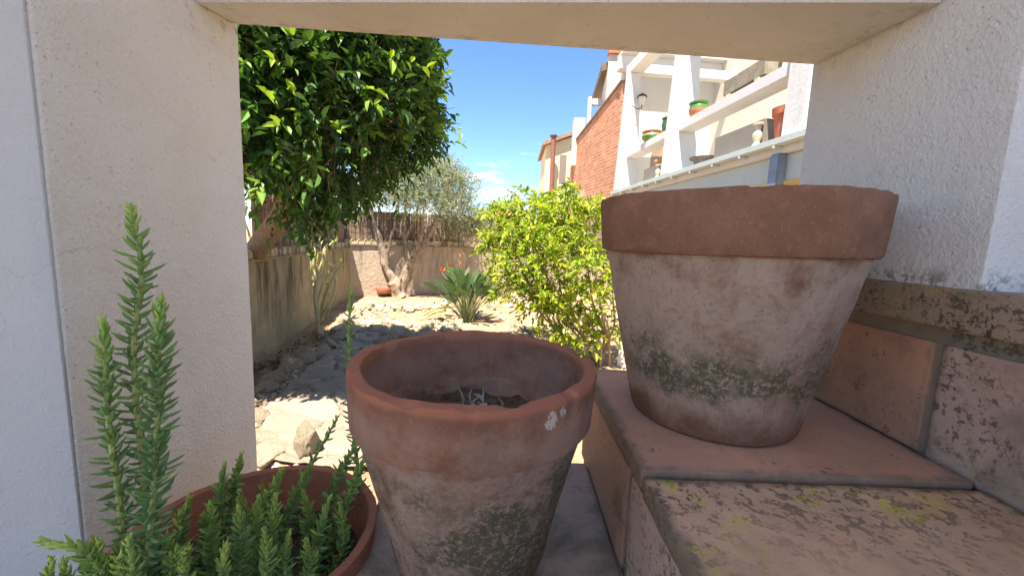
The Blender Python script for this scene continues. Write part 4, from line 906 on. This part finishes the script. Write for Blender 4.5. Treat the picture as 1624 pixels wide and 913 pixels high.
# door / window in the end wall
obox(MB(), TL + .885, TL + .899, 1.4, 2.2, 1.6, 3.7).build('door', simple('brown_door', (.28, .2, .14)), th)
pp = MB(); sD = s_of(1230, 262, 1.3)
obox(pp, sD - .10, sD + .10, .10 - .14, .098, -H, 1.40); pp.build('downpipe', M_PIPE, th, bevel=.02)
pp = MB(); a_ = TP(s3 + .55, .9, 0); pp.tube([TP(s3 + .55, .95, 1.6), TP(s3 + .55, .95, 5.0)], .09, 14); pp.build('pole', M_PIPE, th)
# wall lamp on the inner side of the far pillar
lc = PY(1018, 160, TP(s1, .2, 0)[1] - .35)
lm = empty('wall_lamp', lc, 'black wrought iron lantern fixed to the far terrace pillar', 'wall lamp'); M_IRON = simple('black_iron', (.03, .03, .03), .2, 20, .5); M_GLASS = simple('frosted_lamp_glass', (.55, .52, .48), .1, 10, .3)
MB().tube(spline([lc + V(-.28, .05, -.10), lc + V(-.15, 0, -.22), lc + V(0, 0, -.2), lc + V(0, 0, -.1)], 12), .012, 6).build('bracket', M_IRON, lm)
MB().lathe([(0, -.1), (.07, -.1), (.11, .1), (0, .1)], 8, lc).build('lantern_glass', M_GLASS, lm, smooth=False)
MB().lathe([(0, .10), (.15, .10), (.13, .14), (.05, .19), (0, .22)], 8, lc).build('lantern_cap', M_IRON, lm, smooth=False)

# ---- things standing on the terrace
def glazed(name, top, bot):
    m = Mat(name, .35, .5); x, y, z = m.xyz(); zz = m.add(z, m.mul(m.math('SUBTRACT', m.noise(9, 4), .5), .12)); m.color(m.mix(m.range(zz, .14, .19), bot, top)); return m.m
M_GL1 = glazed('green_over_clay_glaze', (.06, .19, .04), (.42, .16, .07)); M_GL2 = glazed('dark_green_glaze', (.03, .10, .03), (.05, .13, .04)); M_GL3 = glazed('green_clay_glaze', (.42, .18, .08), (.06, .2, .04))
def belly(name, p, r, h, mat, label):
    o = MB().lathe([(0, 0), (r * .62, 0), (r * .9, h * .25), (r, h * .5), (r * .92, h * .75), (r * .85, h * .86), (r * 1.0, h * .93), (r * 1.02, h), (r * .9, h), (r * .8, h * .85), (0, h * .8)], 32).build(name, mat); o.location = p
    return tag(o, label, 'pot')
belly('glazed_pot', TP(s_of(1091, 172), .24, zr1), .20, .30, M_GL1, 'glazed pot with green top and orange belly on the rail')
belly('glazed_pot', TP(s_of(1046, 196), .24, zr1), .17, .36, M_GL2, 'dark green glazed pot on the rail half behind the middle pillar')
belly('glazed_pot', TP(s_of(1020, 220), .24, zr1), .27, .26, M_GL3, 'low green glazed pot with orange rim on the farther rail')
# bird figure on the first pot's rim
pr0 = TP(s_of(1091, 172), .24, zr1 + .30); fg = MB(); fg.tube(spline([pr0 + V(.16, 0, 0), pr0 + V(.165, 0, .06), pr0 + V(.15, 0, .12)], 6), [.02, .028, .03, .02, .022, .008], 8)
tag(fg.build('figurine', simple('pale_ceramic', (.6, .55, .42)), loc=pr0 + V(.16, 0, 0)), 'tiny pale bird figurine on the rim of the green topped pot', 'figurine')
def trough(s0, s1, t0, t1, z0, h, mat, label):
    c = TP((s0 + s1) / 2, (t0 + t1) / 2, z0); t = empty('planter_trough', c, label, 'planter')
    mb = MB(); wl = .04
    obox(mb, s0, s1, t0, t0 + wl, z0, z0 + h); obox(mb, s0, s1, t1 - wl, t1, z0, z0 + h); obox(mb, s0, s0 + wl, t0 + wl + .001, t1 - wl - .001, z0, z0 + h); obox(mb, s1 - wl, s1, t0 + wl + .001, t1 - wl - .001, z0, z0 + h)
    mb.build('trough_walls', mat, t, bevel=.006); obox(MB(), s0 + wl + .002, s1 - wl - .002, t0 + wl + .002, t1 - wl - .002, z0 + .01, z0 + h - .05).build('soil', M_SOIL, t); return t
trough(s_of(1200, 222), s_of(1124, 248), .10, .45, 1.604, .46, M_CONC, 'long grey concrete planter trough on the terrace edge near the red pot')
trough(s_of(1047, 280), s_of(1013, 288), .12, .5, 1.604, .40, M_CONC, 'shorter grey concrete planter trough between the two farther pillars')
M_STONE_M = tilemat('mossy_stone', (.30, .27, .2), (.2, .18, .14), .6, .6, .3, 9, .4)
ta, tb = s_of(1205, 95), s_of(1140, 135)
trough(ta, tb, .10, .40, zr1 + .07, .26, M_STONE_M, 'mossy stone trough raised on small feet on the near rail')
M_ST = simple('pale_carved_stone', (.52, .45, .32), .25, 25, .9, .01, 40)
for q in (.15, .85):
    o = MB(); ss = ta + (tb - ta) * q; obox(o, ss - .06, ss + .06, .09, .36, zr1 + .003, zr1 + .068); tag(o.build('stone_foot', M_ST, bevel=.01), 'small stone foot under the %s end of the mossy trough on the rail' % ('near' if q < .5 else 'far'), 'stone foot')
def statue(p, h, label):
    o = MB().lathe([(0, 0), (.11, 0), (.11, .06), (.08, .09), (.075, .16), (.11, .26), (.10, .34), (.06, .40), (.075, .46), (.07, .52), (.12, .54), (.12, .58), (0, .6)], 16, wob=lambda a, z: np.array([.012 * mnoise.noise((math.cos(q) * 2, math.sin(q) * 2, z * 9)) for q in a])).build('statuette', M_ST); o.location = p; o.scale = (h / .6,) * 3; tag(o, label, 'statuette')
statue(TP(s_of(1197, 226), .03, 1.604), .40, 'pale carved stone statuette in front of the long trough'); statue(TP(s_of(1040, 283), .04, 1.604), .36, 'pale carved stone statuette in front of the shorter trough')
# red pot beside the near pillar, grey bowl by the middle pillar, clay jar on the trough
o = MB().lathe([(0, 0), (.15, 0), (.20, .40), (.225, .40), (.235, .50), (.21, .50), (.18, .38), (0, .36)], 40).build('terracotta_pot', simple('red_clay', (.46, .14, .08), .15, 12, .8)); o.location = TP(s_of(1229, 214), .20, 1.604); tag(o, 'plain red terracotta pot beside the near terrace pillar', 'pot')
o = MB().lathe([(0, 0), (.16, 0), (.20, .16), (.27, .17), (.28, .20), (.2, .19), (.16, .10), (0, .08)], 40).build('bowl_planter', simple('grey_bowl', (.17, .14, .12), .2, 12, .8)); o.location = TP(s_of(1099, 264), .22, 1.604); tag(o, 'dark grey wide rimmed bowl by the middle pillar', 'bowl')
o = MB().lathe([(0, 0), (.14, 0), (.2, .1), (.16, .17), (.05, .2), (0, .2)], 24).build('clay_jar', simple('orange_clay', (.48, .26, .13), .2, 12)); o.location = TP(s_of(1030, 286), .3, 1.604 + .402); tag(o, 'rounded orange clay jar on the shorter trough', 'jar')

# ---- brick party wall and houses beyond
def quad_wall(name, c4, th_, mat, label=None, cat=None, root=None):
    """c4: four points (bottom near, bottom far, top far, top near); thickness to +x"""
    c4 = [V(*p) for p in c4]; d_ = V(th_, th_ * .1, 0)
    mb = MB().hexa([c4[0], c4[0] + d_, c4[1] + d_, c4[1], c4[3], c4[3] + d_, c4[2] + d_, c4[2]])
    o = mb.build(name, mat, root)
    if label: tag(o, label, cat)
    return o
yN, yFr = TB[1] + .75, 18.0
kN, kF = PY(978, 305, yN), PY(903.5, 297, yFr)
m = Mat('red_brick', .9, .1)
axis = nrm((kF - kN) * V(1, 1, 0))
dt = m.nt.nodes.new('ShaderNodeVectorMath'); dt.operation = 'DOT_PRODUCT'; m.link(m.obj, dt.inputs[0]); dt.inputs[1].default_value = tuple(axis)
cx_ = m.nt.nodes.new('ShaderNodeCombineXYZ'); m.link(dt.outputs['Value'], cx_.inputs[0]); m.link(m.xyz()[2], cx_.inputs[1])
br = m.nt.nodes.new('ShaderNodeTexBrick'); m.link(cx_.outputs[0], br.inputs['Vector']); br.inputs['Scale'].default_value = 1
br.inputs['Brick Width'].default_value = .33; br.inputs['Row Height'].default_value = .115; br.inputs['Mortar Size'].default_value = .014; br.inputs['Mortar Smooth'].default_value = .3
br.inputs['Color1'].default_value = (.52, .235, .13, 1); br.inputs['Color2'].default_value = (.38, .155, .085, 1); br.inputs['Mortar'].default_value = (.52, .38, .28, 1)
cc = m.mix(m.mul(m.range(m.noise(1.5, 6, .7), .48, .66), .5), br.outputs['Color'], (.56, .36, .25)); cc = m.mix(m.mul(m.range(m.noise(4, 7, .75, seed=3), .52, .66), .5), cc, (.24, .11, .07)); m.color(cc); m.bump(m.inv(br.outputs['Fac']), .015)
M_BRICK = m.m
bw = empty('brick_wall', V((kN[0] + kF[0]) / 2, (yN + yFr) / 2, 0), 'tall red brick party wall with a sloping top beyond the terrace', 'wall')
tN, tF = PY(987, 131, yN), PY(906, 234, yFr)
quad_wall('brickwork', (V(kN[0], yN, 0), V(kF[0], yFr, 0), tF, tN), .3, M_BRICK, root=bw)
cn, cf = PY(972, 284, yN), PY(917, 313, yN + 4.4); off = V(-.03, 0, 0)
bandm = MB(); 
def along(k): p = kN * (1 - k) + kF * k; return V(p[0], p[1], 0)
zb = cn[2] - .0
bandm.hexa([along(0) + off + V(0, 0, zb - .28), along(0) + V(.1, 0, zb - .28), along(1) + V(.1, 0, zb - .28), along(1) + off + V(0, 0, zb - .28), along(0) + off + V(0, 0, zb), along(0) + V(.1, 0, zb), along(1) + V(.1, 0, zb), along(1) + off + V(0, 0, zb)])
bandm.build('concrete_band', plaster('band_concrete', (.46, .40, .33), (.38, .33, .27), .3), bw)
cpm = MB(); cpm.hexa([tN + V(-.06, 0, .003), tN + V(.36, 0, .003), tF + V(.36, 0, .003), tF + V(-.06, 0, .003), tN + V(-.06, 0, .07), tN + V(.36, 0, .07), tF + V(.36, 0, .07), tF + V(-.06, 0, .07)]); cpm.build('wall_cap', simple('dark_cap', (.20, .15, .12)), bw)
# white upper house behind the brick wall
def facebox(mb, u0, v0, u1, v1, y, depth):
    a = PY(u0, v1, y); b = PY(u1, v0, y); mb.box((a[0], y, a[2]), (b[0], y + depth, b[2])); return mb
uh = empty('white_house', V(3.9, 15.5, 0), 'white upper storey rising behind the brick wall with a brown eave', 'house')
p0, p1 = PY(966, 86, 14.6), PY(1100, 86, 14.6)
e0 = PY(949, 160, 19.0)[0]; MB().hexa([(p0[0], 14.6, 0), (p0[0] + 6, 14.6, 0), (p0[0] + 6, 19, 0), (e0, 19, 0), (p0[0], 14.6, p0[2]), (p0[0] + 6, 14.6, p0[2]), (p0[0] + 6, 19, p0[2]), (e0, 19, p0[2] - 1.2)]).build('house_wall', M_TC, uh)
MB().box((p0[0] - .03, 14.5, p0[2] + .003), (p0[0] + 6, 14.8, p0[2] + .12)).build('roof_edge', simple('red_roof_trim', (.45, .17, .1), .25, 10), uh)
q0, q1 = PY(957, 103, 14.9), PY(940, 157, 18.6)
MB().hexa([q0 + V(-.05, 0, -.22), q0 + V(.45, 0, -.02), q1 + V(.45, 0, -.02), q1 + V(-.05, 0, -.22), q0 + V(-.05, 0, .06), q0 + V(.45, 0, .14), q1 + V(.45, 0, .14), q1 + V(-.05, 0, .02)]).build('eave', simple('brown_eave', (.16, .12, .09), .2, 8), uh)
m1 = MB(); facebox(m1, 931, 153, 939, 200, 16.2, .2); facebox(m1, 939.3, 157, 966, 166, 16.25, .2); m1.build('parapet', M_TW, uh, bevel=.01)
m1 = MB(); facebox(m1, 907, 187, 929, 262, 17.3, .5); tag(m1.build('parapet_block', M_TW, bevel=.01), 'small white rendered block standing on the brick wall top', 'parapet')
# yellow house and flue
yh = empty('yellow_house', V(2.4, 23, 0), 'pale yellow house at the end with a brown eave and chimney flue', 'house')
a = PY(866, 231, 22); b = PY(908, 222, 22)
MB().hexa([(a[0], 22, 0), (b[0] + 2, 22, 0), (b[0] + 2, 26, 0), (a[0], 26, 0), (a[0], 22, a[2]), (b[0] + 2, 22, b[2] + .9), (b[0] + 2, 26, b[2] + .9), (a[0], 26, a[2])]).build('house_wall', M_TY, yh)
a2 = PY(861, 229, 21.7); b2 = PY(908, 218, 21.7)
sl = V(2.2, 0, 1.05)
MB().hexa([a2 + V(0, 0, -.05), b2 + sl + V(0, 0, -.05), b2 + sl + V(0, 4.5, -.05), a2 + V(0, 4.5, -.05), a2 + V(0, 0, .14), b2 + sl + V(0, 0, .14), b2 + sl + V(0, 4.5, .14), a2 + V(0, 4.5, .14)]).build('roof', simple('brown_tiles', (.30, .19, .13), .25, 8), yh)
a3 = PY(861, 245, 21.8)
f0, f1 = PY(876, 300, 21.3), PY(878, 217, 21.3)
MB().tube([V(f0[0], 21.3, 0), V(f1[0], 21.3, f1[2])], .125, 12).build('flue', simple('rust_brown_flue', (.24, .10, .07), .15, 6, .6), yh)
MB().tube([V(f1[0], 21.3, f1[2] + .003), V(f1[0], 21.3, f1[2] + .07)], .19, 12).build('flue_cap', simple('dark_flue_cap', (.1, .06, .05)), yh)
m1 = MB(); facebox(m1, 886, 246, 899, 292, 20.6, .08); m1.build('shutter', simple('grey_brown_shutter', (.22, .18, .15), .3, 20), yh)
g0, g1 = PY(858, 308, 19.5), PY(898, 291, 19.5)
aw_ = MB().hexa([g0 + V(0, 0, -.15), g1 + V(0, 0, -.15), g1 + V(.3, 1.2, 0), g0 + V(.1, 1.2, 0), g0, g1, g1 + V(.3, 1.2, .15), g0 + V(.1, 1.2, .15)])
tag(aw_.build('awning', simple('dark_awning', (.07, .055, .055), .2, 8)), 'dark sloping awning below the yellow house', 'awning')
# orange roofed house in the distance
oh = empty('distant_house', V(-1.2, 33, 0), 'distant low house with an orange tiled roof between olive and citrus', 'house')
a = PY(764, 348, 32); b = PY(804, 331, 32)
MB().box((a[0], 32, 0), (b[0] + 2, 36, a[2] + .4)).build('house_wall', M_TC, oh)
MB().hexa([(a[0] - .2, 31.7, a[2] + .403), (b[0] + 2.2, 31.7, a[2] + .403), (b[0] + 2.2, 36, a[2] + .403), (a[0] - .2, 36, a[2] + .403), (a[0] + .6, 33.4, b[2]), (b[0] + 1.4, 33.4, b[2]), (b[0] + 1.4, 34.4, b[2]), (a[0] + .6, 34.4, b[2])]).build('roof', simple('orange_tiles', (.55, .24, .11), .25, 5), oh)
# leaning pale board behind the citrus
g = PZ(985, 580, -H); bd = MB(); g2 = PY(998, 470, g[1] + .15)
bd.hexa([g + V(-.05, -.012, 0), g + V(.05, -.012, 0), g + V(.05, .012, 0), g + V(-.05, .012, 0), g2 + V(-.05, -.012, 0), g2 + V(.05, -.012, 0), g2 + V(.05, .012, 0), g2 + V(-.05, .012, 0)])
tag(bd.build('wooden_board', simple('bleached_wood', (.66, .60, .5), .12, 12), loc=g), 'bleached board leaning upright behind the citrus bush stems', 'board')
